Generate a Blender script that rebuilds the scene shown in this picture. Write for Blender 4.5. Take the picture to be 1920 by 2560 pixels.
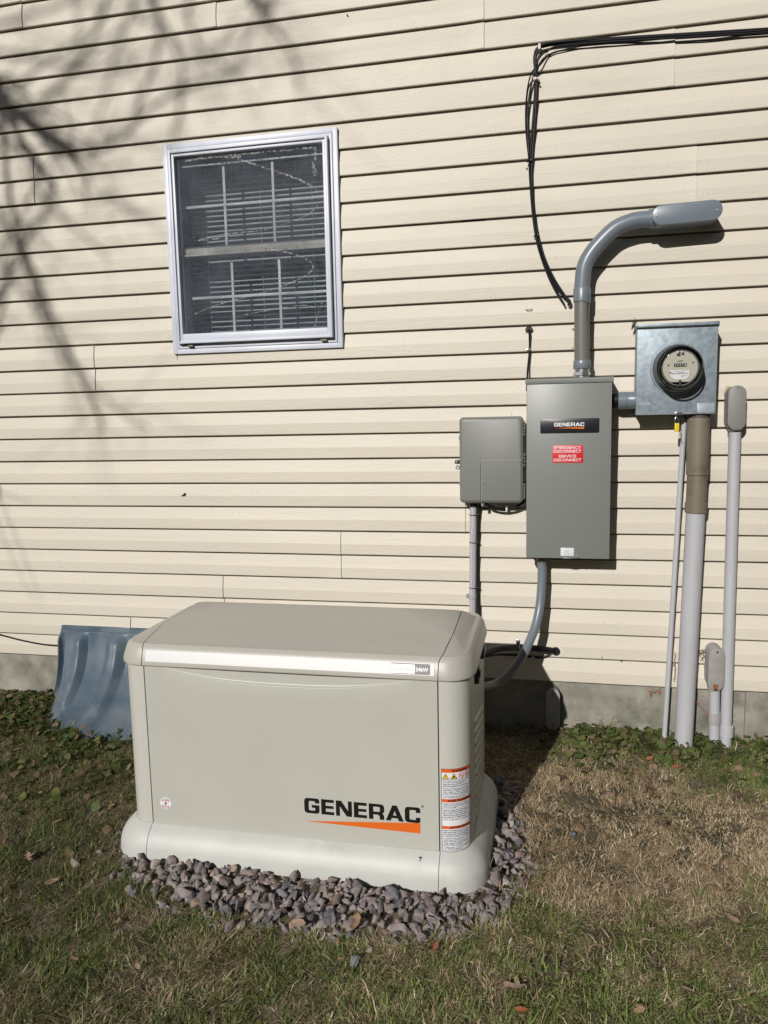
import bpy, bmesh, math, random
import numpy as np
from mathutils import Vector, Matrix, noise
random.seed(7); rng = np.random.default_rng(7)
scene = bpy.context.scene
for o in list(bpy.data.objects): bpy.data.objects.remove(o)
COL = scene.collection

# ---------------------------------------------------------------- camera
FPX, YAW, PITCH, ROLL = 1895.9, -0.2122137, -0.12523216, -0.02085081
CAM = Vector((0.0, -3.06257, 1.08238))
fw = Vector((math.sin(YAW)*math.cos(PITCH), math.cos(YAW)*math.cos(PITCH), math.sin(PITCH)))
r0 = Vector((math.cos(YAW), -math.sin(YAW), 0)); u0 = r0.cross(fw)
rt = math.cos(ROLL)*r0 + math.sin(ROLL)*u0
up = -math.sin(ROLL)*r0 + math.cos(ROLL)*u0
cd = bpy.data.cameras.new('camera'); cam = bpy.data.objects.new('camera', cd); COL.objects.link(cam)
cd.sensor_fit = 'VERTICAL'; cd.sensor_height = 36.0; cd.lens = FPX/2560*36.0
cd.clip_start = 0.05; cd.clip_end = 2000
M = Matrix.Identity(4)
for i in range(3):
    M[i][0], M[i][1], M[i][2], M[i][3] = rt[i], up[i], -fw[i], CAM[i]
cam.matrix_world = M
scene.camera = cam

# ---------------------------------------------------------------- light
SUN = Vector((0.28, 1.0, -0.505))              # direction the light travels
w = bpy.data.worlds.new('World'); scene.world = w; w.use_nodes = True
nt = w.node_tree; bg = nt.nodes['Background']
sky = nt.nodes.new('ShaderNodeTexSky'); sky.sky_type = 'NISHITA'; sky.sun_disc = False
elev = math.atan2(0.505, math.hypot(0.28, 1.0)); sky.sun_elevation = elev
sky.sun_rotation = math.atan2(-SUN.x, -SUN.y)
nt.links.new(sky.outputs[0], bg.inputs[0]); bg.inputs[1].default_value = 0.05
sd = bpy.data.lights.new('sun', 'SUN'); sd.energy = 5.0; sd.angle = math.radians(0.53); sd.color = (1.0, 0.958, 0.915)
so = bpy.data.objects.new('sun', sd); COL.objects.link(so); so.location = (-3, -8, 6)
so.rotation_euler = SUN.to_track_quat('-Z', 'Y').to_euler()
scene.view_settings.view_transform = 'Standard'; scene.view_settings.look = 'None'
scene.view_settings.exposure = -0.34; scene.view_settings.gamma = 1

# ---------------------------------------------------------------- helpers
def ray(px, py): return fw + (px-960)/FPX*rt - (py-1280)/FPX*up
def W(px, py, Y=0.0):
    d = ray(px, py); t = (Y-CAM.y)/d.y; return CAM + t*d
def G(px, py, Z=-0.235):
    d = ray(px, py); t = (Z-CAM.z)/d.z; return CAM + t*d
def zm(o, x, y): return (o[0]+x/o[2], o[1]+y/o[2])
D_ = (0, 0, 1/1.15733); Z1 = (0, 0, 1.728); ZR = (960, 0, 1.728); Z3 = (1100, 880, 2.023); ZM = (1560, 780, 5.184)
ZA = (1120, 920, 3.770); ZC = (1280, 60, 5.53); ZE = (1280, 460, 2.860); ZW = (390, 300, 3.386)
Z4 = (100, 1450, 2.765); Z5 = (700, 1450, 2.37); Z6 = (1200, 1500, 2.086); Z8 = (700, 1960, 3.95)
def WZ(o, x, y, Y=0.0): return W(*zm(o, x, y), Y)
def GZ(o, x, y, Z=-0.235): return G(*zm(o, x, y), Z)

OFF = {}
def thing(name, label, cat, loc=(0, 0, 0), group=None):
    o = bpy.data.objects.new(name, None); COL.objects.link(o); o.location = loc
    o.empty_display_size = 0.05; o['label'] = label; o['category'] = cat
    if group: o['group'] = group
    OFF[o.name] = Vector(loc); return o
def tag(o, label=None, cat=None, group=None, kind=None):
    if label: o['label'] = label
    if cat: o['category'] = cat
    if group: o['group'] = group
    if kind: o['kind'] = kind
    return o
def absloc(o):
    v = Vector((0, 0, 0))
    while o is not None: v += o.location; o = o.parent
    return v
class MB:
    def __init__(s): s.v = []; s.f = []
    def add(s, vs, fs):
        b = len(s.v); s.v += [tuple(p) for p in vs]; s.f += [tuple(i+b for i in f) for f in fs]; return s
    def bm(s, bm):
        bm.verts.ensure_lookup_table(); bm.verts.index_update()
        s.add([v.co[:] for v in bm.verts], [[v.index for v in f.verts] for f in bm.faces]); bm.free(); return s
    def box(s, x0, x1, y0, y1, z0, z1, bev=0.0, seg=2):
        bm = bmesh.new()
        bmesh.ops.create_cube(bm, size=1, matrix=Matrix.Translation(((x0+x1)/2, (y0+y1)/2, (z0+z1)/2)) @ Matrix.Diagonal((abs(x1-x0), abs(y1-y0), abs(z1-z0), 1)))
        if bev > 0: bmesh.ops.bevel(bm, geom=bm.edges[:], offset=bev, segments=seg, affect='EDGES', profile=0.5)
        return s.bm(bm)
    def loft(s, rings, cap0=True, cap1=True, closed=True):
        n = len(rings[0]); vs = [p for r in rings for p in r]; fs = []
        m = n if closed else n-1
        for k in range(len(rings)-1):
            for i in range(m):
                j = (i+1) % n; fs.append((k*n+i, k*n+j, (k+1)*n+j, (k+1)*n+i))
        if cap0: fs.append(tuple(range(n))[::-1])
        if cap1: fs.append(tuple((len(rings)-1)*n+i for i in range(n)))
        return s.add(vs, fs)
    def tube(s, pts, r, n=20, smooth=6, cap=True):
        pts = [Vector(p) for p in pts]
        rs = r if isinstance(r, (list, tuple)) else [r]*len(pts)
        if smooth and len(pts) > 2:
            P, R = [], []
            for i in range(len(pts)-1):
                a = pts[max(i-1, 0)]; b = pts[i]; c = pts[i+1]; d = pts[min(i+2, len(pts)-1)]
                for k in range(smooth):
                    t = k/smooth
                    P.append(0.5*((2*b)+(c-a)*t+(2*a-5*b+4*c-d)*t*t+(3*b-a-3*c+d)*t**3)); R.append(rs[i]*(1-t)+rs[i+1]*t)
            P.append(pts[-1]); R.append(rs[-1])
        else: P, R = pts, rs
        rings = []; nrm = None
        for i, p in enumerate(P):
            t = (P[min(i+1, len(P)-1)]-P[max(i-1, 0)]).normalized()
            if nrm is None:
                nrm = t.orthogonal().normalized()
            else:
                nrm = (nrm - t*nrm.dot(t)).normalized()
            b = t.cross(nrm)
            rings.append([p+R[i]*(math.cos(a)*nrm+math.sin(a)*b) for a in [2*math.pi*k/n for k in range(n)]])
        return s.loft(rings, cap, cap)
    def disc(s, c, r, y0, y1, n=32, r2=None):      # cylinder along Y (y0 front)
        r2 = r if r2 is None else r2
        a = [2*math.pi*k/n for k in range(n)]
        return s.loft([[(c[0]+r2*math.cos(t), y1, c[1]+r2*math.sin(t)) for t in a], [(c[0]+r*math.cos(t), y0, c[1]+r*math.sin(t)) for t in a]])
    def build(s, name, mat, parent=None, sharp=35, smooth=True):
        me = bpy.data.meshes.new(name)
        off = absloc(parent) if parent is not None else Vector((0, 0, 0))
        me.from_pydata([(x-off.x, y-off.y, z-off.z) for x, y, z in s.v], [], s.f); me.validate(); me.update()
        bm = bmesh.new(); bm.from_mesh(me); bmesh.ops.recalc_face_normals(bm, faces=bm.faces) if len(bm.faces) < 60000 else None
        bm.to_mesh(me); bm.free()
        if smooth:
            me.shade_smooth(); me.set_sharp_from_angle(angle=math.radians(sharp))
        me.materials.append(mat)
        o = bpy.data.objects.new(name, me); COL.objects.link(o)
        if parent is not None: o.parent = parent
        return o

def rrect(x0, x1, z0, z1, r, n=6):
    pts = []
    for cx, cz, a0 in ((x1-r, z1-r, 0), (x0+r, z1-r, 90), (x0+r, z0+r, 180), (x1-r, z0+r, 270)):
        for k in range(n+1):
            a = math.radians(a0+90*k/n); pts.append((cx+r*math.cos(a), cz+r*math.sin(a)))
    return pts
def plate(mb, x0, x1, z0, z1, yf, yb, r=0.01, bev=0.003, n=6):
    """rounded slab standing in the XZ plane, front at yf (more negative), softened front edge"""
    rings = []
    for ins, y in ((0, yb), (0, yf+bev), (bev*0.3, yf+bev*0.3), (bev, yf)):
        rings.append([(px, y, pz) for px, pz in rrect(x0+ins, x1-ins, z0+ins, z1-ins, max(r-ins, 0.0005), n)])
    return mb.loft(rings)
def stadium(a, b, r, n=12):
    a = Vector(a); b = Vector(b); d = (b-a).normalized(); p = Vector((-d.y, d.x)); out = []
    for k in range(n+1):
        t = math.pi*k/n; out.append(b + r*(math.sin(t)*d + math.cos(t)*p))
    for k in range(n+1):
        t = math.pi*k/n; out.append(a + r*(-math.sin(t)*d - math.cos(t)*p))
    return out
def text_geo(body, bold=0.0, spacing=1.0, lines=1.0):
    cu = bpy.data.curves.new('t', 'FONT'); cu.body = body; cu.size = 1.0; cu.offset = bold; cu.space_character = spacing
    cu.space_line = lines; cu.resolution_u = 3
    ob = bpy.data.objects.new('t', cu); COL.objects.link(ob)
    dg = bpy.context.evaluated_depsgraph_get(); me = ob.evaluated_get(dg).to_mesh()
    vs = [v.co.copy() for v in me.vertices]; fs = [list(p.vertices) for p in me.polygons]
    ob.evaluated_get(dg).to_mesh_clear(); bpy.data.objects.remove(ob); bpy.data.curves.remove(cu)
    return vs, fs
def fit_text(mb, body, u0, u1, v0, v1, fn, bold=0.0, spacing=1.0, lines=1.0, keep=False):
    """text scaled to the box u0..u1, v0..v1; fn maps (u,v) to a point"""
    vs, fs = text_geo(body, bold, spacing, lines)
    if not vs: return mb
    a = min(v.x for v in vs); b = max(v.x for v in vs); c = min(v.y for v in vs); d = max(v.y for v in vs)
    return mb.add([fn(u0+(v.x-a)/(b-a)*(u1-u0), v0+(v.y-c)/(d-c)*(v1-v0)) for v in vs], fs)

# wide rounded capitals for the maker's lettering -------------------------
def poly_round(pts, rr, n=5):
    out = []; L = len(pts)
    for i, p in enumerate(pts):
        r = rr.get(i, 0)
        p = Vector(p)
        if r == 0: out.append(p); continue
        a = (Vector(pts[i-1])-p); b = (Vector(pts[(i+1) % L])-p)
        ra = min(r, a.length*0.49, b.length*0.49); A = p+a.normalized()*ra; B = p+b.normalized()*ra
        for k in range(n+1):
            t = k/n; out.append((1-t)**2*A+2*t*(1-t)*p+t*t*B)
    return out
def glyph(ch):
    s, h = 0.265, 0.2
    if ch == 'E':
        return 0.76, [([(0, 0), (.76, 0), (.76, h), (s, h), (s, .405), (.73, .405), (.73, .59), (s, .59), (s, .8), (.755, .8), (.755, 1), (0, 1)], {})]
    if ch == 'N':
        return 0.94, [([(0, 0), (.225, 0), (.225, .64), (.63, 0), (.94, 0), (.94, 1), (.715, 1), (.715, .36), (.31, 1), (0, 1)], {})]
    if ch == 'G':
        return 0.90, [([(0, 0), (.9, 0), (.9, .56), (.45, .56), (.45, .375), (.65, .375), (.65, .19), (.265, .19), (.265, .81), (.65, .81), (.65, .68), (.9, .68), (.9, 1), (0, 1)], {0: .24, 1: .2, 6: .05, 7: .09, 8: .09, 9: .05, 12: .24, 13: .24})]
    if ch == 'C':
        return 0.88, [([(0, 0), (.88, 0), (.88, .35), (.63, .35), (.63, .19), (.265, .19), (.265, .81), (.63, .81), (.63, .65), (.88, .65), (.88, 1), (0, 1)], {0: .24, 1: .24, 4: .05, 5: .09, 6: .09, 7: .05, 10: .24, 11: .24})]
    if ch == 'R':
        return 0.90, [([(0, 0), (.255, 0), (.255, .31), (.5, .31), (.625, .24), (.625, 0), (.88, 0), (.88, .28), (.78, .4), (.89, .5), (.89, 1), (0, 1)], {3: .04, 4: .08, 7: .14, 8: .02, 9: .1, 10: .24}),
                      ([(.255, .5), (.64, .5), (.64, .81), (.255, .81)], {1: .08, 2: .08})]
    if ch == 'A':
        return 1.02, [([(0, 0), (.27, 0), (.35, .18), (.68, .18), (.76, 0), (1.03, 0), (.645, 1), (.385, 1)], {}),
                      ([(.42, .35), (.61, .35), (.515, .66)], {})]
def wordmark(mb, fn, u0, u1, v0, v1):
    cu = bpy.data.curves.new('g', 'CURVE'); cu.dimensions = '2D'; cu.fill_mode = 'BOTH'
    x = 0; gap = 0.115
    for ch in 'GENERAC':
        wd, loops = glyph(ch)
        if ch == 'A': x -= 0.04
        for pts, rr in loops:
            P = poly_round(pts, rr); sp = cu.splines.new('POLY'); sp.points.add(len(P)-1)
            for i, q in enumerate(P): sp.points[i].co = (q.x+x, q.y, 0, 1)
            sp.use_cyclic_u = True
        x += wd+gap - (0.04 if ch == 'A' else 0)
    tot = x-gap
    ob = bpy.data.objects.new('g', cu); COL.objects.link(ob)
    dg = bpy.context.evaluated_depsgraph_get(); me = ob.evaluated_get(dg).to_mesh()
    vs = [v.co.copy() for v in me.vertices]; fs = [list(p.vertices) for p in me.polygons]
    ob.evaluated_get(dg).to_mesh_clear(); bpy.data.objects.remove(ob); bpy.data.curves.remove(cu)
    return mb.add([fn(u0+v.x/tot*(u1-u0), v0+v.y*(v1-v0)) for v in vs], fs)

# ---------------------------------------------------------------- materials
def mat(name, col, rough=0.5, metal=0.0, var=0.0, vscale=8.0, bump=0.0, bscale=200.0, col2=None, c2scale=3.0, c2lo=0.5, c2hi=0.7, spec=0.5, stretch=None, attr=None, coat=0.0):
    m = bpy.data.materials.new(name); m.use_nodes = True; n = m.node_tree.nodes; l = m.node_tree.links
    b = n['Principled BSDF']; b.inputs['Roughness'].default_value = rough; b.inputs['Metallic'].default_value = metal
    b.inputs['Specular IOR Level'].default_value = spec; b.inputs['Coat Weight'].default_value = coat
    tc = n.new('ShaderNodeTexCoord'); co = tc.outputs['Object']
    if stretch:
        mp = n.new('ShaderNodeMapping'); mp.inputs['Scale'].default_value = stretch; l.new(co, mp.inputs['Vector']); co = mp.outputs[0]
    if attr:
        a = n.new('ShaderNodeAttribute'); a.attribute_name = attr; cur = a.outputs['Color']
    else:
        rgb = n.new('ShaderNodeRGB'); rgb.outputs[0].default_value = (*col, 1); cur = rgb.outputs[0]
    if col2:
        t = n.new('ShaderNodeTexNoise'); t.inputs['Scale'].default_value = c2scale; t.inputs['Detail'].default_value = 8; t.inputs['Roughness'].default_value = 0.65
        l.new(co, t.inputs['Vector']); r = n.new('ShaderNodeMapRange'); r.inputs[1].default_value = c2lo; r.inputs[2].default_value = c2hi
        l.new(t.outputs[0], r.inputs[0]); mx = n.new('ShaderNodeMixRGB'); l.new(r.outputs[0], mx.inputs[0]); l.new(cur, mx.inputs[1]); mx.inputs[2].default_value = (*col2, 1); cur = mx.outputs[0]
    if var > 0:
        t = n.new('ShaderNodeTexNoise'); t.inputs['Scale'].default_value = vscale; t.inputs['Detail'].default_value = 6
        l.new(co, t.inputs['Vector']); r = n.new('ShaderNodeMapRange'); r.inputs[1].default_value = 0.3; r.inputs[2].default_value = 0.7
        r.inputs[3].default_value = 1-var; r.inputs[4].default_value = 1+var; l.new(t.outputs[0], r.inputs[0])
        h = n.new('ShaderNodeHueSaturation'); l.new(cur, h.inputs['Color']); l.new(r.outputs[0], h.inputs['Value']); cur = h.outputs[0]
    l.new(cur, b.inputs['Base Color'])
    if bump > 0:
        t = n.new('ShaderNodeTexNoise'); t.inputs['Scale'].default_value = bscale; t.inputs['Detail'].default_value = 4; l.new(co, t.inputs['Vector'])
        bp = n.new('ShaderNodeBump'); bp.inputs['Strength'].default_value = bump; bp.inputs['Distance'].default_value = 0.002
        l.new(t.outputs[0], bp.inputs['Height']); l.new(bp.outputs[0], b.inputs['Normal'])
    return m

def siding_mat():
    m = mat('vinyl_siding', (0.590, 0.548, 0.462), rough=0.5, var=0.06, vscale=2.3, bump=0.5, bscale=55, stretch=(0.22, 1, 3), spec=0.35)
    n = m.node_tree.nodes; l = m.node_tree.links; b = n['Principled BSDF']
    cur = b.inputs['Base Color'].links[0].from_socket
    tc = n.new('ShaderNodeTexCoord')
    # fine grime specks gathered in loose patches
    v = n.new('ShaderNodeTexVoronoi'); v.inputs['Scale'].default_value = 75; l.new(tc.outputs['Object'], v.inputs['Vector'])
    r1 = n.new('ShaderNodeMapRange'); r1.inputs[1].default_value = 0.2; r1.inputs[2].default_value = 0.07; r1.inputs[3].default_value = 0; r1.inputs[4].default_value = 1; l.new(v.outputs['Distance'], r1.inputs[0])
    t = n.new('ShaderNodeTexNoise'); t.inputs['Scale'].default_value = 2.6; t.inputs['Detail'].default_value = 7; t.inputs['Roughness'].default_value = 0.7; l.new(tc.outputs['Object'], t.inputs['Vector'])
    r2 = n.new('ShaderNodeMapRange'); r2.inputs[1].default_value = 0.47; r2.inputs[2].default_value = 0.62; l.new(t.outputs[0], r2.inputs[0])
    mu = n.new('ShaderNodeMath'); mu.operation = 'MULTIPLY'; l.new(r1.outputs[0], mu.inputs[0]); l.new(r2.outputs[0], mu.inputs[1])
    mu2 = n.new('ShaderNodeMath'); mu2.operation = 'MULTIPLY'; mu2.inputs[1].default_value = 0.75; l.new(mu.outputs[0], mu2.inputs[0])
    mx = n.new('ShaderNodeMixRGB'); l.new(mu2.outputs[0], mx.inputs[0]); l.new(cur, mx.inputs[1]); mx.inputs[2].default_value = (0.2, 0.19, 0.15, 1)
    # greenish grey mildew film, stronger high on the wall
    t3 = n.new('ShaderNodeTexNoise'); t3.inputs['Scale'].default_value = 1.1; t3.inputs['Detail'].default_value = 9; t3.inputs['Roughness'].default_value = 0.75
    mp = n.new('ShaderNodeMapping'); mp.inputs['Scale'].default_value = (1, 1, 1.6); l.new(tc.outputs['Object'], mp.inputs['Vector']); l.new(mp.outputs[0], t3.inputs['Vector'])
    r3 = n.new('ShaderNodeMapRange'); r3.inputs[1].default_value = 0.5; r3.inputs[2].default_value = 0.74; r3.inputs[4].default_value = 0.34; l.new(t3.outputs[0], r3.inputs[0])
    sx = n.new('ShaderNodeSeparateXYZ'); l.new(tc.outputs['Object'], sx.inputs[0])
    r4 = n.new('ShaderNodeMapRange'); r4.inputs[1].default_value = 1.3; r4.inputs[2].default_value = 2.6; r4.inputs[3].default_value = 0.45; l.new(sx.outputs[2], r4.inputs[0])
    m4 = n.new('ShaderNodeMath'); m4.operation = 'MULTIPLY'; l.new(r3.outputs[0], m4.inputs[0]); l.new(r4.outputs[0], m4.inputs[1])
    mx2 = n.new('ShaderNodeMixRGB'); l.new(m4.outputs[0], mx2.inputs[0]); l.new(mx.outputs[0], mx2.inputs[1]); mx2.inputs[2].default_value = (0.33, 0.34, 0.25, 1)
    l.new(mx2.outputs[0], b.inputs['Base Color'])
    return m
M_sid = siding_mat()
M_conc = mat('concrete', (0.27, 0.255, 0.215), 0.9, var=0.28, vscale=9, bump=0.8, bscale=90, col2=(0.14, 0.145, 0.11), c2scale=5, c2lo=.47, c2hi=.66)
M_white = mat('white_vinyl', (0.56, 0.59, 0.66), 0.42, var=0.05, vscale=10, bump=0.05, bscale=90)
M_grille = mat('grille_white', (0.62, 0.66, 0.68), 0.5, var=0.06)
M_blind = mat('blind_slat', (0.8, 0.8, 0.77), 0.5, var=0.05)
M_rail = mat('sash_rail', (0.42, 0.42, 0.38), 0.6, var=0.12, vscale=20, col2=(0.08, 0.09, 0.07), c2scale=45, c2lo=0.62, c2hi=0.68)
M_gen = mat('bisque_steel', (0.445, 0.445, 0.398), 0.32, var=0.025, vscale=3, bump=0.12, bscale=900)
M_post = mat('bisque_post', (0.49, 0.485, 0.435), 0.36, var=0.025, vscale=3, bump=0.12, bscale=900)
M_lid = mat('bisque_lid', (0.425, 0.41, 0.365), 0.36, var=0.03, vscale=4, bump=0.15, bscale=900)
M_base = mat('light_base', (0.50, 0.51, 0.475), 0.5, var=0.05, vscale=9, col2=(0.40, 0.40, 0.365), c2scale=6, c2lo=0.55, c2hi=0.75, bump=0.1, bscale=500)
M_silver = mat('silver_trim', (0.50, 0.51, 0.50), 0.5, metal=0.15, var=0.02, bump=0.1, bscale=1200)
M_black = mat('black_plastic', (0.012, 0.012, 0.014), 0.4)
M_cable = mat('black_cable', (0.006, 0.006, 0.008), 0.5, var=0.1, spec=0.25)
M_dark = mat('dark_gap', (0.01, 0.01, 0.01), 0.8)
M_grey = mat('grey_enamel', (0.188, 0.203, 0.188), 0.4, var=0.03, vscale=5, bump=0.06, bscale=700)
M_util = mat('grey_plastic_box', (0.185, 0.195, 0.178), 0.45, var=0.02, vscale=4, bump=0.06, bscale=500)
M_pvc = mat('blue_grey_pvc', (0.155, 0.185, 0.215), 0.34, var=0.03, vscale=6)
M_pvcd = mat('grey_pvc_pipe', (0.15, 0.147, 0.135), 0.42, var=0.1, vscale=9, stretch=(6, 6, 0.6), col2=(0.09, 0.09, 0.085), c2scale=6, c2lo=0.6, c2hi=0.8)
M_pvcl = mat('light_grey_pvc', (0.415, 0.425, 0.445), 0.5, var=0.05, vscale=5, stretch=(3, 3, 0.7), col2=(0.36, 0.355, 0.34), c2scale=7, c2lo=0.55, c2hi=0.75)
M_pvcb = mat('brownish_pvc', (0.18, 0.155, 0.115), 0.5, var=0.1, vscale=7, col2=(0.11, 0.09, 0.06), c2scale=8, c2lo=0.5, c2hi=0.7)
M_lbg = mat('grey_fitting', (0.2, 0.2, 0.185), 0.5, var=0.04, vscale=12)
M_lbw = mat('weathered_fitting', (0.33, 0.33, 0.325), 0.6, var=0.1, vscale=18)
M_rust = mat('rust', (0.25, 0.08, 0.03), 0.9, var=0.3, vscale=60)
M_galv = mat('galvanised_steel', (0.27, 0.325, 0.365), 0.5, metal=0.25, var=0.13, vscale=60, bump=0.1, bscale=150, col2=(0.21, 0.255, 0.29), c2scale=38, c2lo=0.45, c2hi=0.6)
M_zinc = mat('zinc_plated', (0.6, 0.62, 0.63), 0.28, metal=0.9, var=0.05)
M_hub = mat('bright_metal', (0.5, 0.52, 0.53), 0.3, metal=0.85)
M_orange = mat('logo_orange', (0.66, 0.13, 0.012), 0.4)
M_lorange = mat('label_orange', (0.62, 0.11, 0.02), 0.4)
M_red = mat('label_red', (0.58, 0.012, 0.02), 0.4)
M_ink = mat('ink_black', (0.008, 0.008, 0.008), 0.35)
M_ink2 = mat('ink_blue_black', (0.02, 0.025, 0.07), 0.4)
M_paper = mat('label_white', (0.72, 0.73, 0.75), 0.4)
M_yel = mat('label_yellow', (0.75, 0.52, 0.03), 0.4)
M_yelp = mat('yellow_plastic', (0.72, 0.5, 0.02), 0.35)
M_face = mat('meter_face', (0.45, 0.43, 0.36), 0.5)
M_meterd = mat('meter_grey', (0.2, 0.205, 0.2), 0.3, metal=0.6)
M_cream = mat('badge_cream', (0.66, 0.64, 0.56), 0.3)
M_caulk = mat('caulk', (0.6, 0.56, 0.48), 0.7, var=0.1)
M_room = mat('room_wall', (0.05, 0.055, 0.065), 0.9)
M_leafd = mat('dry_leaf', (0.3, 0.19, 0.11), 0.75, var=0.25, vscale=60)
M_leafp = mat('pale_leaf', (0.30, 0.21, 0.15), 0.75, var=0.2, vscale=60)
M_leafo = mat('orange_leaf', (0.33, 0.10, 0.04), 0.7, var=0.25, vscale=60)
M_stem = mat('dry_stem', (0.32, 0.25, 0.14), 0.8, var=0.2, vscale=50)
M_vine = mat('red_vine', (0.3, 0.07, 0.05), 0.7)
M_bark = mat('bark', (0.12, 0.095, 0.075), 0.9, var=0.25, vscale=12, bump=0.8, bscale=30)
M_tan = mat('tan_clip', (0.6, 0.56, 0.46), 0.45)

def glass(name, rough=0.0, tint=(1, 1, 1)):
    m = bpy.data.materials.new(name); m.use_nodes = True; n = m.node_tree.nodes; l = m.node_tree.links
    n.remove(n['Principled BSDF']); out = n['Material Output']
    tr = n.new('ShaderNodeBsdfTransparent'); tr.inputs[0].default_value = (*tint, 1)
    gl = n.new('ShaderNodeBsdfGlossy'); gl.inputs['Roughness'].default_value = rough
    fr = n.new('ShaderNodeFresnel'); fr.inputs[0].default_value = 1.45
    mx = n.new('ShaderNodeMixShader'); l.new(fr.outputs[0], mx.inputs[0]); l.new(tr.outputs[0], mx.inputs[1]); l.new(gl.outputs[0], mx.inputs[2]); l.new(mx.outputs[0], out.inputs[0])
    return m
M_glass = glass('window_glass', 0.02, (0.86, 0.9, 0.92))
M_dome = glass('meter_glass', 0.03, (0.93, 0.94, 0.93))
def screen_mat():
    """dusty insect screen: mostly see-through weave with patchy grime; the whole mix grows more opaque upwards"""
    m = bpy.data.materials.new('insect_screen'); m.use_nodes = True; n = m.node_tree.nodes; l = m.node_tree.links
    n.remove(n['Principled BSDF']); out = n['Material Output']
    tr = n.new('ShaderNodeBsdfTransparent'); df = n.new('ShaderNodeBsdfDiffuse')
    tc = n.new('ShaderNodeTexCoord')
    mp = n.new('ShaderNodeMapping'); mp.inputs['Scale'].default_value = (18, 1, 420); l.new(tc.outputs['Object'], mp.inputs[0])
    t1 = n.new('ShaderNodeTexNoise'); t1.inputs['Scale'].default_value = 1; t1.inputs['Detail'].default_value = 3; l.new(mp.outputs[0], t1.inputs[0])
    mp2 = n.new('ShaderNodeMapping'); mp2.inputs['Scale'].default_value = (420, 1, 16); l.new(tc.outputs['Object'], mp2.inputs[0])
    t2 = n.new('ShaderNodeTexNoise'); t2.inputs['Scale'].default_value = 1; t2.inputs['Detail'].default_value = 3; l.new(mp2.outputs[0], t2.inputs[0])
    t3 = n.new('ShaderNodeTexNoise'); t3.inputs['Scale'].default_value = 5; t3.inputs['Detail'].default_value = 8; l.new(tc.outputs['Object'], t3.inputs[0])
    a = n.new('ShaderNodeMath'); a.operation = 'ADD'; l.new(t1.outputs[0], a.inputs[0]); l.new(t2.outputs[0], a.inputs[1])
    a2 = n.new('ShaderNodeMath'); a2.operation = 'ADD'; l.new(a.outputs[0], a2.inputs[0]); l.new(t3.outputs[0], a2.inputs[1])
    r = n.new('ShaderNodeMapRange'); r.inputs[1].default_value = 1.15; r.inputs[2].default_value = 1.85; r.inputs[3].default_value = 0.15; r.inputs[4].default_value = 0.85; l.new(a2.outputs[0], r.inputs[0])
    sx = n.new('ShaderNodeSeparateXYZ'); l.new(tc.outputs['Object'], sx.inputs[0])
    r2 = n.new('ShaderNodeMapRange'); r2.inputs[1].default_value = 1.43; r2.inputs[2].default_value = 2.16; r2.inputs[3].default_value = 0.75; r2.inputs[4].default_value = 1.2; l.new(sx.outputs[2], r2.inputs[0])
    mu = n.new('ShaderNodeMath'); mu.operation = 'MULTIPLY'; l.new(r.outputs[0], mu.inputs[0]); l.new(r2.outputs[0], mu.inputs[1])
    df.inputs[0].default_value = (0.115, 0.132, 0.16, 1)
    mx = n.new('ShaderNodeMixShader'); l.new(mu.outputs[0], mx.inputs[0]); l.new(tr.outputs[0], mx.inputs[1]); l.new(df.outputs[0], mx.inputs[2]); l.new(mx.outputs[0], out.inputs[0])
    return m
M_screen = screen_mat()
def streak_mat():
    m = bpy.data.materials.new('chalky_streak'); m.use_nodes = True; n = m.node_tree.nodes; l = m.node_tree.links
    n.remove(n['Principled BSDF']); out = n['Material Output']
    tr = n.new('ShaderNodeBsdfTransparent'); df = n.new('ShaderNodeBsdfDiffuse'); df.inputs[0].default_value = (0.42, 0.43, 0.42, 1)
    tc = n.new('ShaderNodeTexCoord'); t = n.new('ShaderNodeTexNoise'); t.inputs['Scale'].default_value = 120; t.inputs['Detail'].default_value = 5; l.new(tc.outputs['Object'], t.inputs[0])
    r = n.new('ShaderNodeMapRange'); r.inputs[1].default_value = 0.42; r.inputs[2].default_value = 0.62; r.inputs[4].default_value = 0.75; l.new(t.outputs[0], r.inputs[0])
    mx = n.new('ShaderNodeMixShader'); l.new(r.outputs[0], mx.inputs[0]); l.new(tr.outputs[0], mx.inputs[1]); l.new(df.outputs[0], mx.inputs[2]); l.new(mx.outputs[0], out.inputs[0])
    return m
M_streak = streak_mat()
def cover_mat():
    m = bpy.data.materials.new('blue_polycarbonate'); m.use_nodes = True; n = m.node_tree.nodes; l = m.node_tree.links
    b = n['Principled BSDF']; out = n['Material Output']
    b.inputs['Roughness'].default_value = 0.4
    tc = n.new('ShaderNodeTexCoord'); t = n.new('ShaderNodeTexNoise'); t.inputs['Scale'].default_value = 7; t.inputs['Detail'].default_value = 8; l.new(tc.outputs['Object'], t.inputs[0])
    cr = n.new('ShaderNodeValToRGB'); cr.color_ramp.elements[0].position = 0.35; cr.color_ramp.elements[0].color = (0.10, 0.15, 0.20, 1)
    cr.color_ramp.elements[1].position = 0.75; cr.color_ramp.elements[1].color = (0.26, 0.30, 0.325, 1); l.new(t.outputs[0], cr.inputs[0]); l.new(cr.outputs[0], b.inputs['Base Color'])
    tr = n.new('ShaderNodeBsdfTransparent'); tr.inputs[0].default_value = (0.62, 0.74, 0.84, 1)
    mx = n.new('ShaderNodeMixShader'); mx.inputs[0].default_value = 0.6; l.new(tr.outputs[0], mx.inputs[1]); l.new(b.outputs[0], mx.inputs[2]); l.new(mx.outputs[0], out.inputs[0])
    return m
M_cover = cover_mat()

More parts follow.
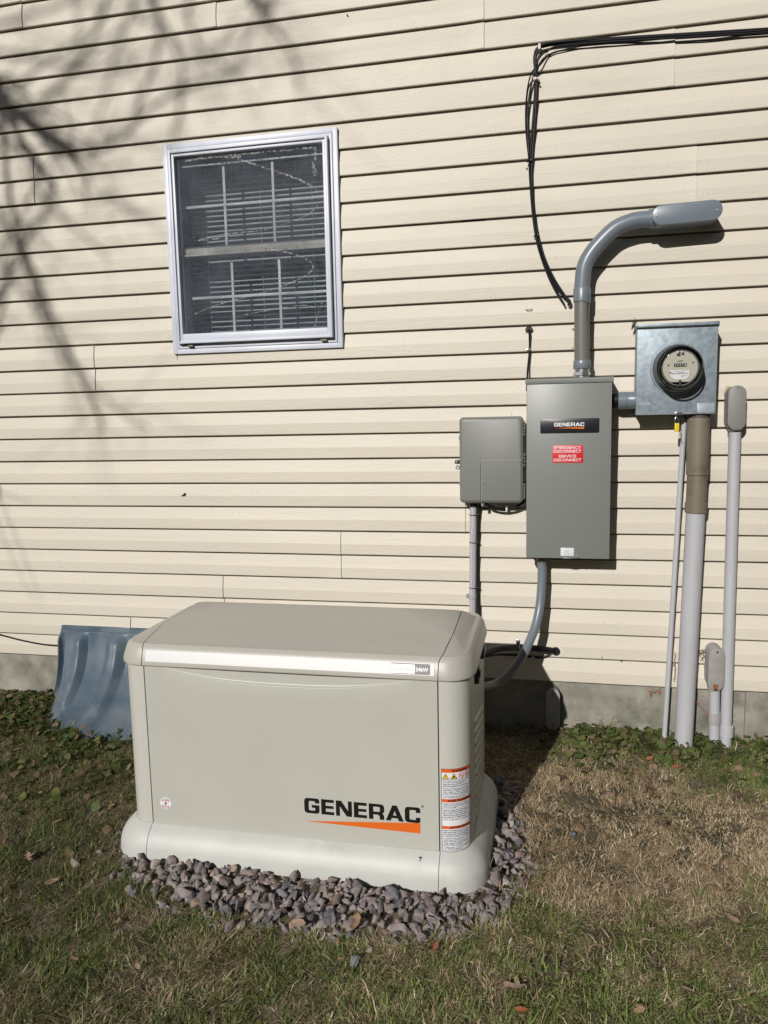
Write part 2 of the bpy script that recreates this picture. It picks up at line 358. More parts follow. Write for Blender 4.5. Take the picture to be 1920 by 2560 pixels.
# ================================================================ GROUND
def gz(x, y):
    """height of the lawn"""
    z = -0.205 - 0.042*min(max((-y-0.05)/0.7, 0), 1) - 0.010*min(max((-y-1.1)/0.8, 0), 1.5)
    z += 0.010*noise.noise(Vector((x*2.3, y*2.3, 0.3))) + 0.005*noise.noise(Vector((x*7, y*7, 4.3)))
    return z
GRAV = [(-1.33, -1.05), (-1.27, -1.14), (-1.20, -1.195), (-1.073, -1.26), (-.959, -1.301), (-.843, -1.325), (-.687, -1.322), (-.558, -1.335), (-.378, -1.315), (-.205, -1.262), (-.113, -1.2), (-.085, -1.08), (-.040, -.93), (-.04, -.83), (-.08, -.73), (-.11, -.42), (-1.34, -.42), (-1.335, -.9)]
def in_poly(x, y, poly=GRAV, d=0.0):
    c = False; n = len(poly)
    for i in range(n):
        x1, y1 = poly[i]; x2, y2 = poly[(i+1) % n]
        if (y1 > y) != (y2 > y) and x < (x2-x1)*(y-y1)/(y2-y1)+x1: c = not c
    return c
def edge_dist(x, y, poly=GRAV):
    best = 9; n = len(poly); p = Vector((x, y))
    for i in range(n):
        a = Vector(poly[i]); b = Vector(poly[(i+1) % n]); ab = b-a
        t = max(0, min(1, (p-a).dot(ab)/ab.length_squared)); best = min(best, (p-a-t*ab).length)
    return best
def soft_axis(a, b, step, far):
    core = list(np.arange(a, b+1e-6, step)); out = list(core); d = step; x = b
    while x < far: d *= 1.35; x += d; out.append(x)
    d = step; x = a; pre = []
    while x > -far: d *= 1.35; x -= d; pre.append(x)
    return pre[::-1]+out
xs = soft_axis(-3.0, 1.6, 0.03, 300); ys = soft_axis(-2.6, 0.6, 0.03, 300)
gv = [(x, y, gz(x, y) if abs(x) < 6 and abs(y) < 6 else -0.262) for y in ys for x in xs]
nx = len(xs); gf = [(j*nx+i, j*nx+i+1, (j+1)*nx+i+1, (j+1)*nx+i) for j in range(len(ys)-1) for i in range(nx-1)]
def ground_mat():
    m = mat('lawn_soil', (0.05, 0.036, 0.022), 0.95, bump=1.0, bscale=90)
    n = m.node_tree.nodes; l = m.node_tree.links; b = n['Principled BSDF']
    tc = n.new('ShaderNodeTexCoord'); t = n.new('ShaderNodeTexNoise'); t.inputs['Scale'].default_value = 2.2; t.inputs['Detail'].default_value = 9; l.new(tc.outputs['Object'], t.inputs[0])
    cr = n.new('ShaderNodeValToRGB'); e = cr.color_ramp.elements
    e[0].position = 0.35; e[0].color = (0.045, 0.046, 0.02, 1); e[1].position = 0.62; e[1].color = (0.19, 0.145, 0.10, 1)
    l.new(t.outputs[0], cr.inputs[0])
    t2 = n.new('ShaderNodeTexNoise'); t2.inputs['Scale'].default_value = 45; t2.inputs['Detail'].default_value = 6; l.new(tc.outputs['Object'], t2.inputs[0])
    mx = n.new('ShaderNodeMixRGB'); mx.blend_type = 'MULTIPLY'; mx.inputs[0].default_value = 0.8; l.new(cr.outputs[0], mx.inputs[1])
    cr2 = n.new('ShaderNodeValToRGB'); cr2.color_ramp.elements[0].position = 0.3; cr2.color_ramp.elements[0].color = (.35, .35, .35, 1); cr2.color_ramp.elements[1].position = 0.7; cr2.color_ramp.elements[1].color = (1.2, 1.2, 1.2, 1)
    l.new(t2.outputs[0], cr2.inputs[0]); l.new(cr2.outputs[0], mx.inputs[2]); l.new(mx.outputs[0], b.inputs['Base Color'])
    return m
g = MB(); g.v = gv; g.f = gf
ground = g.build('ground', ground_mat()); ground['kind'] = 'structure'

# ================================================================ HOUSE
S = 0.1016
house = thing('house', 'cream lap sided house wall on a grey concrete foundation with one white window', 'house', (0, 0, -0.24))
XL, XR, NC = -4.4, 2.6, 42
WX0, WX1, WZ0, WZ1 = -1.557, -0.810, 1.364, 2.212        # window outline
JOINTS = {25: [-.237], 24: [-.237], 21: [-2.171], 20: [-2.176], 13: [-1.942], 12: [-1.944], 5: [-.846], 4: [-.847], 3: [-1.388], 2: [-1.386], 23: [.439], 22: [.439], 19: [.524], 18: [.524], 6: [-.32], 1: [-1.85], 28: [-2.17], 27: [-2.172],
          16: [.98], 17: [.98], 10: [1.3], 11: [1.3], 8: [-2.9], 9: [-2.9], 7: [-.32], 15: [-2.6], 26: [-1.3], 29: [-1.1], 14: [-2.6]}
def prof(n):
    z = n*S
    return [(.0112, z+.006), (-.0120, z+.0003), (-.0155, z+.0010), (-.0165, z+.0030), (-.0165, z+.020), (-.0163, z+.0450), (-.0156, z+.0475), (-.0112, z+.072), (-.0068, z+S-.0074), (-.0056, z+S-.0066), (.0112, z+S-.0064), (.0112, z+S+.0062)]
def strip(mb, n, xa, xb, lift=0.0, zmin=None, zmax=None):
    P = prof(n)
    if zmin is not None:
        P = [(y, max(z, zmin)) for y, z in P if z > zmin-0.02]
    if zmax is not None: P = [(y, min(z, zmax)) for y, z in P]
    k = max(2, int((xb-xa)/0.09)); X = [xa+(xb-xa)*i/k for i in range(k+1)]
    if lift: X = X[:-1]+[xb-.05, xb-.025, xb-.01, xb] if xb-.055 > X[-2] else X
    rings = []
    for x in X:
        dy = 0.0012*noise.noise(Vector((x*1.7, n*3.1, 0))) - (lift*math.exp(-(xb-x)/.06) if lift else 0)
        dz = 0.0011*noise.noise(Vector((x*1.1, n*5.7, 9)))
        mid = 0.0006*noise.noise(Vector((x*2.9, n*2.3, 5)))
        rings.append([(x, y+dy+(mid if 3 < i < 8 else 0), z+dz) for i, (y, z) in enumerate(P)])
    mb.loft(rings, False, False, closed=False)
    if lift:                                       # turned-in end of the panel
        e = rings[-1]; mb.loft([e, [(x-.0005, y+.006, z) for x, y, z in e]], False, False, closed=False)
sid = MB()
for n in range(NC):
    cuts = [XL]+sorted(JOINTS.get(n, []))+[XR]
    for i in range(len(cuts)-1):
        a, b = cuts[i], cuts[i+1]
        lift = 0.0052 if i < len(cuts)-2 else 0.0  # a left hand panel laps over the next one
        if i > 0: a -= 0.012
        segs = [(a, b)]
        if WZ0 < (n+1)*S and n*S < WZ1:
            segs = [(a, min(b, WX0+.02)), (max(a, WX1-.02), b)]
            if len(cuts) == 2: lift = 0
            if n == 13: strip(sid, n, max(a, WX0), min(b, WX1), 0, zmax=WZ0+.02) if min(b, WX1) > max(a, WX0) else None
            if n == 21: strip(sid, n, max(a, WX0), min(b, WX1), 0, zmin=WZ1-.02) if min(b, WX1) > max(a, WX0) else None
        for p, q in segs:
            if q > p+0.01: strip(sid, n, p, q, lift if q == b else 0)
sid_o = sid.build('siding', M_sid, house, sharp=7)
core = MB()
core.box(XL, WX0+.03, .012, .15, 0, NC*S); core.box(WX1-.03, XR, .012, .15, 0, NC*S)
core.box(WX0+.03, WX1-.03, .012, .15, 0, WZ0+.03); core.box(WX0+.03, WX1-.03, .012, .15, WZ1-.03, NC*S)
core.build('wall', M_room, house, smooth=False)
fd = MB(); fd.box(XL, XR, .004, .25, -1.0, 0.0025)
fd.build('foundation', M_conc, house, smooth=False)
fj = MB(); p = WZ(Z6, 1385, 480, .004); fj.box(p.x-.0015, p.x+.0015, .0022, .0042, -.30, .0)
fj.build('foundation_joint', mat('joint_mortar', (0.15, 0.14, 0.11), 0.95, var=0.3, vscale=40), house, smooth=False)
room = MB(); room.add([(x, y, z) for x in (-3.2, .8) for y in (.151, 2.6) for z in (.2, 3.2)], [(0, 1, 3, 2), (4, 6, 7, 5), (0, 4, 5, 1), (2, 3, 7, 6), (0, 2, 6, 4), (1, 5, 7, 3)])
# leave the wall side open for the window
room.f = [f for f in room.f if f != (0, 4, 5, 1)]
room.build('room', M_room, house, smooth=False)
# torn spot in the siding
hole = MB(); c = W(397*1.15733, 1068*1.15733, -.0145)
hp = [(-.013, -.006), (-.004, -.002), (.0, .0), (.004, .008), (.008, .004), (.0135, .002), (.009, -.003), (.011, -.009), (.003, -.006), (-.004, -.009)]
hole.loft([[(c.x+a, -.0139, c.z+b) for a, b in hp], [(c.x+a, -.0183, c.z+b) for a, b in hp]])
hole.build('torn_hole', M_dark, house, smooth=False)
nh = MB()
for q in ((ZE, 436, 1037), (ZE, 434, 1172), (ZR, 1500, 65), (Z3, 917, 1562), (Z3, 820, 1545), (ZC, 205, 1997)):
    if q[0] is ZR: q = (Z1, 1500, 65)
    c = WZ(*q, -.0165); nh = MB(); nh.disc((c.x, c.z), .0026, -.0182, -.011, 10); nh.build('nail_hole', M_dark, house)

# ---- window
win = bpy.data.objects.new('window', None); COL.objects.link(win); win.parent = house
win.location = (-1.18, 0, WZ0+.24)
def frame(mb, x0, x1, z0, z1, t, yf, yb, bev=.0015, tb=None, tt=None):
    tb = t if tb is None else tb; tt = t if tt is None else tt
    mb.box(x0, x0+t, yf, yb, z0, z1, bev); mb.box(x1-t, x1, yf, yb, z0, z1, bev)
    mb.box(x0+t-.0005, x1-t+.0005, yf+.0004, yb, z0, z0+tb, bev); mb.box(x0+t-.0005, x1-t+.0005, yf+.0004, yb, z1-tt, z1, bev)
f1 = MB(); frame(f1, WX0, WX1, WZ0, WZ1, .020, -.030, .0)
f1.build('window_casing', M_white, win)
f2 = MB(); frame(f2, WX0+.0215, WX1-.0215, WZ0+.0215, WZ1-.0215, .012, -.033, .01)
f2.build('window_frame', M_white, win)
f3 = MB(); frame(f3, WX0+.035, WX1-.035, WZ0+.040, WZ1-.035, .010, -.056, .0, .002)
f3.build('storm_frame', M_white, win)
f4 = MB(); frame(f4, WX0+.0452, WX1-.0452, WZ0+.050, WZ1-.0452, .012, -.048, .0, .002, tb=.030)
f4.build('screen_frame', M_white, win)
sc = MB(); sx0, sx1, sz0, sz1 = WX0+.055, WX1-.055, WZ0+.075, WZ1-.055
sc.add([(sx0, -.030, sz0), (sx1, -.030, sz0), (sx1, -.030, sz1), (sx0, -.030, sz1)], [(0, 1, 2, 3)])
sc.build('insect_screen', M_screen, win, smooth=False)
gk = MB(); frame(gk, sx0-.001, sx1+.001, sz0-.001, sz1+.001, .0025, -.032, -.026, .0003); gk.build('gasket', M_black, win)
rl = MB(); rl.box(-1.530, -.84, -.004, .028, 1.772, 1.797, .003); rl.box(-1.530, -.84, -.012, .004, 1.764, 1.7715, .001)
rl.build('meeting_rail', M_rail, win)
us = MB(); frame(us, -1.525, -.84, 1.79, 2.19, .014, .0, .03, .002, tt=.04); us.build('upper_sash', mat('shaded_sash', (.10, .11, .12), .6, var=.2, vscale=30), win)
ub_ = MB(); ub_.box(-1.505, -.85, .001, .006, 2.124, 2.131, .001); ub_.box(-1.511, -1.506, .001, .006, 1.80, 2.131, .001); ub_.build('sash_bead', M_grille, win)
ls = MB(); frame(ls, -1.525, -.84, 1.385, 1.775, .022, .03, .06, .002, tt=.01); ls.build('lower_sash', M_rail, win)
p1 = MB(); p1.box(-1.512, -.853, .019, .021, 1.80, 2.145); p1.build('upper_pane', M_glass, win, smooth=False)
p2 = MB(); p2.box(-1.505, -.86, .047, .049, 1.40, 1.77); p2.build('lower_pane', M_glass, win, smooth=False)
def bars(name, xs_, zh, z0, z1, y, x0, x1):
    m = MB()
    for x in xs_: m.box(x-.0055, x+.0055, y-.003, y+.003, z0, z1, .001)
    m.box(x0, x1, y-.0026, y+.0026, zh-.0055, zh+.0055, .001); m.build(name, M_grille, win)
bars('upper_grille', (-1.311, -1.098), 1.968, 1.797, 2.14, .016, -1.512, -.85)
bars('lower_grille', (-1.2925, -1.084), 1.597, 1.44, 1.735, .016+.0, -1.478, -.86)
bl = MB(); z = 1.36
rs = random.Random(3)
while z < 2.12:
    x = -1.62; 
    vs = []
    t = .004+.002*rs.random()
    bl.box(-1.62, -.78, .135, .150, z, z+.0012+t*.8)
    z += .0213
bl.build('blind_slat', M_blind, win, smooth=False)
co = MB()
for x in (-1.45, -1.20, -.97): co.tube([(x, .133, 1.36), (x, .133, 2.2)], .0010, 6, 0)
co.build('blind_cord', M_blind, win)
for (x, z) in ((-1.470, WZ0+.030), (-.885, WZ0+.031)):
    m = MB(); m.box(x-.012, x+.012, -.046, -.034, z-.004, z+.004, .001); m.build('sash_clip', M_pvcb, win)
# chalky sweeps left on the screen
def ribbon(mb, pts, wd, y, sm=10):
    P = [Vector(q) for q in pts]; Q = []
    for i in range(len(P)-1):
        a = P[max(i-1, 0)]; b = P[i]; c = P[i+1]; d = P[min(i+2, len(P)-1)]
        for k in range(sm):
            t = k/sm; Q.append(0.5*((2*b)+(c-a)*t+(2*a-5*b+4*c-d)*t*t+(3*b-a-3*c+d)*t**3))
    Q.append(P[-1]); A = []; B = []
    for i, q in enumerate(Q):
        t = (Q[min(i+1, len(Q)-1)]-Q[max(i-1, 0)]).normalized(); nrm = Vector((-t.z, 0, t.x)); ww = wd*(.6+.8*abs(noise.noise(q*30)))
        A.append((q.x+nrm.x*ww, y, q.z+nrm.z*ww)); B.append((q.x-nrm.x*ww, y, q.z-nrm.z*ww))
    mb.loft([A, B], False, False, closed=False)
sw = [([(690, 330), (850, 380), (1000, 430), (1150, 480), (1270, 530), (1365, 600)], .0042),
      ([(1375, 710), (1300, 790), (1150, 860), (1000, 905), (850, 940), (600, 965), (380, 1010)], .0028),
      ([(960, 1095), (1130, 1125), (1260, 1170), (1330, 1235), (1290, 1300), (1180, 1360), (1000, 1430), (850, 1475), (640, 1530), (450, 1590), (250, 1680)], .0026),
      ([(1410, 1530), (1380, 1620), (1340, 1750)], .0022), ([(740, 1650), (900, 1620), (1050, 1590), (1250, 1570), (1330, 1580)], .0022),
      ([(1340, 230), (1350, 300), (1335, 400), (1355, 470)], .0075), ([(240, 350), (420, 320), (700, 290), (1000, 260), (1340, 225)], .006), ([(320, 1030), (380, 1015), (440, 1010), (560, 1000)], .0035), ([(500, 300), (640, 310), (720, 300)], .008)]
stk = MB()
for pts, wd in sw: ribbon(stk, [WZ(ZW, x, y, -.0306) for x, y in pts], wd, -.0306)
stk.build('dust_streak', M_streak, win, smooth=False)

# ================================================================ GENERATOR
GX0, GX1, GY0, GY1 = -1.264, -.203, -1.060, -.530
SL, SR = -1.182, -.288           # seams
GC = (GX0+GX1)/2
gen = thing('standby_generator', 'large bisque standby generator cabinet with domed lid standing on purple grey gravel', 'generator', (GC, -.755, -.245))
def grr(off, rc, n=10):
    return rrect(GX0-off, GX1+off, GY0-off, GY1+off, rc, n)
def groove(mb, pts, r=.0012): mb.tube(pts, r, 6, 0)
# body: corner posts, sides and back, recessed behind the door
RC = .070
pr = []
ol = rrect(GX0, GX1, GY0, GY1, RC, 12)
def body_ring(z):
    pts = []
    N = 12
    # start at left seam, go clockwise round the back to the right seam, then recessed front
    pts.append((SL+.0, GY0)); 
    for k in range(N+1):
        a = math.radians(270-90*k/N); pts.append((GX0+RC+RC*math.cos(a), GY0+RC+RC*math.sin(a)))
    for k in range(5):
        a = math.radians(180-90*k/4); pts.append((GX0+.03+.03*math.cos(a), GY1-.03+.03*math.sin(a)))
    for k in range(5):
        a = math.radians(90-90*k/4); pts.append((GX1-.03+.03*math.cos(a), GY1-.03+.03*math.sin(a)))
    for k in range(N+1):
        a = math.radians(0-90*k/N); pts.append((GX1-RC+RC*math.cos(a), GY0+RC+RC*math.sin(a)))
    pts.append((SR, GY0)); pts.append((SR-.001, GY0+.02)); pts.append((SL+.001, GY0+.02))
    return [(x, y, z) for x, y in pts]
b = MB(); b.loft([body_ring(-.20), body_ring(.380)])
b.build('body', M_post, gen, sharp=30)
# door with scooped handle recess
DZ0, DZ1 = -.1475, .3535
XA0 = WZ(Z4, 850, 600, GY0).x; XA1 = WZ(Z5, 775, 583, GY0).x
def zarc(x):
    t = (x-(XA0+XA1)/2)/((XA1-XA0)/2)
    return DZ1-.0008-(.040*(1-abs(t)**2.6) if abs(t) < 1 else 0)
door = MB(); xsd = sorted(set([SL+.0035]+list(np.linspace(SL+.004, SR-.004, 150))+[XA0, XA1, SR-.0035]))
rows = []
for v in (0, .25, .5, .75, .9, 1): rows.append(('b', v))
for v in (.02, .05, .08, .12, .16, .22, .35, .5, .7, .9, .94, 1): rows.append(('t', v))
rings = []
for x in xsd:
    za = zarc(x); D = (DZ1-.0008-za)/.04; ring = []
    for k, v in rows:
        if k == 'b': zz = DZ0+(za-DZ0)*v; yy = GY0-.0005 - (0.0 if v < 1 else 0.0012*D)
        else:
            zz = za+(DZ1-za)*v; e = min(v/.16, 1); yy = GY0-.0017*D*(1-e)+.0068*D*(.4*e+.6*(1-math.cos(math.pi*e))/2)+.0012*D*max(v-.16, 0)+(.010*D if v > .95 else 0)-.0005; zz -= .0035*D*v
        ring.append((x, yy, zz))
    rings.append([(x, GY0+.018, DZ0)]+ring+[(x, GY0+.018, DZ1)])
door.loft(rings, True, True, closed=True)
door_o = door.build('front_panel', M_gen, gen, sharp=50)
# base skirt
def ring2(off, rc, z): return [(x, y, z) for x, y in grr(off, rc, 10)]
def cut(mb, x0, x1):
    bm = bmesh.new(); vs = [bm.verts.new(v) for v in mb.v]
    for f in mb.f:
        try: bm.faces.new([vs[i] for i in f])
        except ValueError: pass
    for x, s in ((x0, -1), (x1, 1)):
        if x is None: continue
        geo = bm.verts[:]+bm.edges[:]+bm.faces[:]
        r = bmesh.ops.bisect_plane(bm, geom=geo, plane_co=(x, 0, 0), plane_no=(s, 0, 0), clear_outer=True)
        ed = [e for e in r['geom_cut'] if isinstance(e, bmesh.types.BMEdge)]
        bmesh.ops.holes_fill(bm, edges=ed) if ed else None
    return MB().bm(bm)
def skirt():
    m = MB()
    m.loft([ring2(-.02, .06, -.147), ring2(.003, .07, -.147), ring2(.006, .072, -.1495), ring2(.012, .077, -.1535), ring2(.022, .084, -.162), ring2(.0315, .091, -.173), ring2(.0395, .096, -.186), ring2(.0445, .100, -.200), ring2(.0465, .102, -.207), ring2(.050, .104, -.239), ring2(.0495, .104, -.243), ring2(.047, .102, -.245)]); return m
cut(skirt(), SL+.0009, SR-.0009).build('base', M_base, gen, sharp=22)
cut(skirt(), None, SL-.0009).build('base_end', M_base, gen, sharp=22)
cut(skirt(), SR+.0009, None).build('base_end', M_base, gen, sharp=22)
m = MB(); m.loft([ring2(-.006, .06, -.21), ring2(-.006, .06, -.15)]); m.loft([ring2(.038, .09, -.243), ring2(.038, .09, -.216)]); m.build('base_core', M_dark, gen)
tr = MB(); tr.box(SL+.004, SR-.004, GY0-.0025, GY0+.005, -.1468, -.1485+.0045, .001); tr.build('door_sill', M_post, gen)
# lid
def lid_z(x, y):
    yr = -.72
    if y < yr: v = (yr-y)/(yr+1.05); z = .420+.0445*(1-min(1, v)**1.12)
    else: v = min(1, (y-yr)/(-.545-yr)); z = .398+.0665*(1-v**1.7)
    e = max(0, min(1, min(x-GX0, GX1-x)/.11)); s = 1-(1-e)**2.4
    zb = .418-.02*max(0, min(1, (y+1.04)/.48))
    return zb+(z-zb)*s
def lid():
    m = MB(); N = 14
    R = []
    def rr(ox, oyf, oyb, rc): return rrect(GX0-ox, GX1+ox, GY0-oyf, GY1+oyb, rc, N)
    for ox, of, ob, rc, z in ((-.004, -.006, -.004, .066, .360), (.006, .004, .004, .075, .3575), (.010, .0065, .008, .078, .3565), (.0125, .0085, .010, .081, .359), (.013, .0085, .010, .082, .363), (.012, .0078, .009, .081, .372), (.004, -.003, .0, .078, .404), (-.0005, -.0085, -.006, .074, .412), (-.010, -.016, -.016, .066, .4185)):
        R.append([(x, y, z) for x, y in rr(ox, of, ob, rc)])
    base = rr(-.010, -.016, -.016, .066)
    for k in range(1, 19):
        t = k/18; ring = []
        for x, y in base:
            cy = -.72; cx = max(GX0+.26, min(GX1-.26, x)); ins = 1-(1-t)**1.25
            nx_, ny_ = x+(cx-x)*ins, y+(cy-y)*ins
            ring.append((nx_, ny_, lid_z(nx_, ny_)*min(1, t*9)+.4185*(1-min(1, t*9))))
        R.append(ring)
    m.loft(R, True, False)
    n = len(R[0]); bse = (len(R)-1)*n
    m.f.append(tuple(bse+i for i in range(n)))
    return m
def lid_warp(mb):
    out = []
    for x, y, z in mb.v:
        d = 0
        if z > .40:
            k = min(1, (z-.40)/.02)
            yy = [(-1.07, 0), (-1.04, .008), (-1.0, .013), (-.95, .017), (-.88, .024), (-.8, .023), (-.7, .021), (-.44, .02)]
            for (a, da), (b_, db) in zip(yy, yy[1:]):
                if a <= y <= b_: d = da+(db-da)*(y-a)/(b_-a)
            d *= k
        wR = math.exp(-((x-SR)/.05)**2); wL = math.exp(-((x-SL)/.05)**2)
        out.append((x+d*wR-d*.6*wL, y, z))
    mb.v = out; return mb
lc = cut(lid(), SL+.0012, SR-.0012)
lid_warp(lc).build('lid', M_lid, gen, sharp=24)
lid_warp(cut(lid(), None, SL-.0012)).build('lid_end', M_lid, gen, sharp=24)
lid_warp(cut(lid(), SR+.0012, None)).build('lid_end', M_lid, gen, sharp=24)
lu = MB(); lu.loft([[(x, y, z) for x, y in rrect(GX0+.01, GX1-.01, GY0+.012, GY1-.01, .06, 10)] for z in (.362, .400)])
lu.loft([[(x, y, .400) for x, y in rrect(GX0+.01, GX1-.01, GY0+.012, GY1-.01, .06, 10)], [(x, y, .410) for x, y in rrect(GX0+.05, GX1-.05, GY0+.045, GY1-.05, .03, 10)]])
lu.build('lid_core', M_dark, gen)
# silver trim strip on the lid front
def lf(z, off=.0012):                       # front surface of the lid between z .372 and .404
    return GY0-.0085+(z-.372)/(.404-.372)*.0115-off
st = MB(); sx_a, sx_b = SL+.012, SR-.010
st.loft([[(x, lf(.3715, 0), .3715), (x, lf(.3715), .3715), (x, lf(.388, .0016), .388), (x, lf(.4035), .4035), (x, lf(.4035, 0), .4035)] for x in np.linspace(sx_a, sx_b, 20)], True, True)
st.build('trim_strip', M_silver, gen, sharp=50)
bd0 = WZ(Z5, 655, 540, GY0-.005).x; bd1 = WZ(Z5, 888, 540, GY0-.005).x
def badge(x0, x1, z0, z1, off, mt, nm, par, r=.003):
    m = MB(); P = rrect(x0, x1, z0, z1, r, 4)
    m.loft([[(x, lf(z, .0012), z) for x, z in P], [(x, lf(z, off), z) for x, z in P]]); return m.build(nm, mt, par, sharp=30)
bk = badge(bd0, bd1, .3745, .4010, .0032, M_black, 'badge', gen)
xm = bd0+(bd1-bd0)*.63
badge(bd0+.0012, xm-.001, .3762, .3992, .0037, M_cream, 'badge_face', bk, .002)
m = MB(); fit_text(m, '24kW', xm+.0015, bd1-.004, .3825, .3925, lambda u, v: (u, lf(v, .0042), v), bold=.03); m.build('badge_lettering', M_paper, bk, smooth=False)
m = MB(); fit_text(m, 'Guardian', bd0+.008, xm-.006, .3835, .3925, lambda u, v: (u, lf(v, .0043), v), spacing=1.25, bold=.02); m.build('badge_lettering', mat('faint_ink', (.22, .19, .15), .4), bk, smooth=False)
# name and swoosh on the door
yd = GY0-.0013
FD = lambda u, v: (u, yd, v)
a = WZ(Z8, 240, 215, yd); c = WZ(Z8, 1385, 280, yd)
zt = W(*zm(Z8, 480, 155), yd).z; zb = W(*zm(Z8, 480, 305), yd).z
wm = MB(); wordmark(wm, FD, a.x, c.x, zb, zt); wm.build('name_lettering', M_ink, gen, smooth=False)
wo = MB()
# thin pale outline behind the lettering
m = MB(); s0 = WZ(Z8, 238, 364, yd); s1 = WZ(Z8, 1384, 386, yd); s2 = WZ(Z8, 1386, 490, yd)
m.add([(s0.x, yd, s0.z), (s2.x, yd, s2.z), (s1.x, yd, s1.z)], [(0, 1, 2)]); m.build('swoosh', M_orange, gen, smooth=False)
m = MB(); rc_ = WZ(Z8, 1408, 222, yd); k = .0038
ri = [(rc_.x+k*math.cos(t), yd, rc_.z+k*math.sin(t)) for t in np.linspace(0, 2*math.pi, 21)[:-1]]; rj = [(rc_.x+k*.78*math.cos(t), yd, rc_.z+k*.78*math.sin(t)) for t in np.linspace(0, 2*math.pi, 21)[:-1]]
m.loft([ri, rj], False, False); fit_text(m, 'R', rc_.x-.0016, rc_.x+.0017, rc_.z-.0021, rc_.z+.0021, FD, bold=.02); m.build('registered_mark', M_ink, gen, smooth=False)
# round sticker low on the door
cs = WZ(Z4, 870, 1543, yd)
def circ(r, y, n=36): return [(cs.x+r*math.cos(t), y, cs.z+r*math.sin(t)) for t in [2*math.pi*k/n for k in range(n)]]
m = MB(); m.loft([circ(.0185, yd+.001), circ(.0185, yd-.0004)]); stc = m.build('round_sticker', M_paper, gen)
m = MB()
for a0, a1 in ((20, 150), (200, 330)):
    A = [math.radians(t) for t in np.linspace(a0, a1, 14)]
    m.loft([[(cs.x+.0115*math.cos(t), yd-.0009, cs.z+.0115*math.sin(t)) for t in A], [(cs.x+.0095*math.cos(t), yd-.0009, cs.z+.0095*math.sin(t)) for t in A]], False, False, closed=False)
m.build('sticker_ring', M_red, stc, smooth=False)
m = MB(); bolt = [(.003, .010), (-.005, -.001), (-.0005, -.001), (-.003, -.010), (.005, .0015), (.0005, .0015)]
m.add([(cs.x+x, yd-.001, cs.z+z) for x, z in bolt], [(0, 1, 2, 5), (2, 3, 4, 5)]); m.build('sticker_bolt', M_ink, stc, smooth=False)
def arc_text(mb, s, r, a0, a1, h):
    vs, fs = text_geo(s, .01)
    xa = min(v.x for v in vs); xb = max(v.x for v in vs)
    def f(v):
        t = math.radians(a0+(v.x-xa)/(xb-xa)*(a1-a0)); sg = 1 if a1 < a0 else -1
        R_ = r+sg*v.y*h; return (cs.x+R_*math.cos(t), yd-.0009, cs.z+R_*math.sin(t))
    mb.add([f(v) for v in vs], fs)
m = MB(); arc_text(m, 'SMART GRID READY', .0135, 155, 25, .0035); arc_text(m, 'DEMAND LOAD READY', .0165, 205, 335, .0035); m.build('sticker_lettering', M_ink, stc, smooth=False)
# warning label wrapped round the right corner post
LZT, LZB = WZ(Z5, 950, 1115, GY0).z, WZ(Z5, 968, 1603, GY0).z
A0 = GX1-RC                                   # x where the arc starts
def PO(s, v, off=.0008):                       # s: distance along the post from the seam
    s0 = A0-SR
    if s < s0: return (SR+s, GY0-off, v)
    a = min((s-s0)/RC, math.pi/2)
    return (A0+(RC+off)*math.sin(a), GY0+RC-(RC+off)*math.cos(a), v)
LW0, LW1 = .005, .096
def wrap(mb, s0, s1, z0, z1, off):
    k = max(2, int((s1-s0)/.004)); A = [PO(s, z0, off) for s in np.linspace(s0, s1, k)]; B = [PO(s, z1, off) for s in np.linspace(s0, s1, k)]
    mb.loft([A, B], False, False, closed=False)
H = LZT-LZB
m = MB(); wrap(m, LW0, LW1, LZB, LZT, .0006); lab = m.build('warning_label', M_paper, gen)
m = MB()
for z in (LZB, LZT-.0012): wrap(m, LW0, LW1, z, z+.0012, .0011)
for s in (LW0, LW1-.0012): wrap(m, s, s+.0012, LZB, LZT, .0012)
for f in (.13, .225, .318, .48, .60, .83-.0, .935): wrap(m, LW0, LW1, LZT-H*f, LZT-H*f+.0006, .0011)
m.build('label_border', M_ink2, lab)
for f0, f1 in ((.0, .048), (.362, .405), (.69, .73)):
    m = MB(); wrap(m, LW0+.001, LW1-.001, LZT-H*f1, LZT-H*f0-.0008, .0013); m.build('label_band', M_lorange, lab)
PF = lambda u, v: PO(u, v, .0018)
for T, u0_, u1_, f0, f1 in (('WARNING', .034, .082, .042, .010), ('AVERTISSEMENT', .022, .094, .399, .368), ('ADVERTENCIA', .028, .092, .724, .695)):
    m = MB(); fit_text(m, T, u0_, u1_, LZT-H*f0, LZT-H*f1, PF, bold=.03); m.build('label_heading', M_ink, lab, smooth=False)
T1 = 'Risk of electric shock. Hot parts or moving\nparts inside. This control panel for an\nengine generator is intended to be\noperated by qualified service personnel.'
T2 = 'Hydrogen of battery gases can cause\nsevere injury or death. Do not smoke,\nstrike a match or cause a spark in the\nvicinity of the battery compartment.'
T3 = 'Cancer and reproductive harm\nwww.P65Warnings.ca.gov'
T4 = 'Risque de choc electrique. Pieces\nmobiles par utilisateur. Le panneau\ncommande de ce generateur destine\nservice a etre utilise uniquement par\npersonnel qualifie.'
T5 = 'Explosion de gaz de la batterie peut\ncauser des blessures graves ou la mort.\nNe pas fumer, ne pas allumer une\nallumette ni provoquer une etincelle\na proximite de ce compartiment.'
T6 = 'Cancer et effet nocif sur la reproduction'
T7 = 'Riesgo de descarga electrica. No hay\npiezas que el usuario pueda reparar. El\ncontrol panel para este generador debe\nser operado y de personal calificado.'
T8 = 'La explosion de los gases de la bateria\npuede causar lesion grave o la\nmuerte. No fume, no encienda cerillos\nni haga chispas en la proximidad del\ncompartimiento de bateria.'
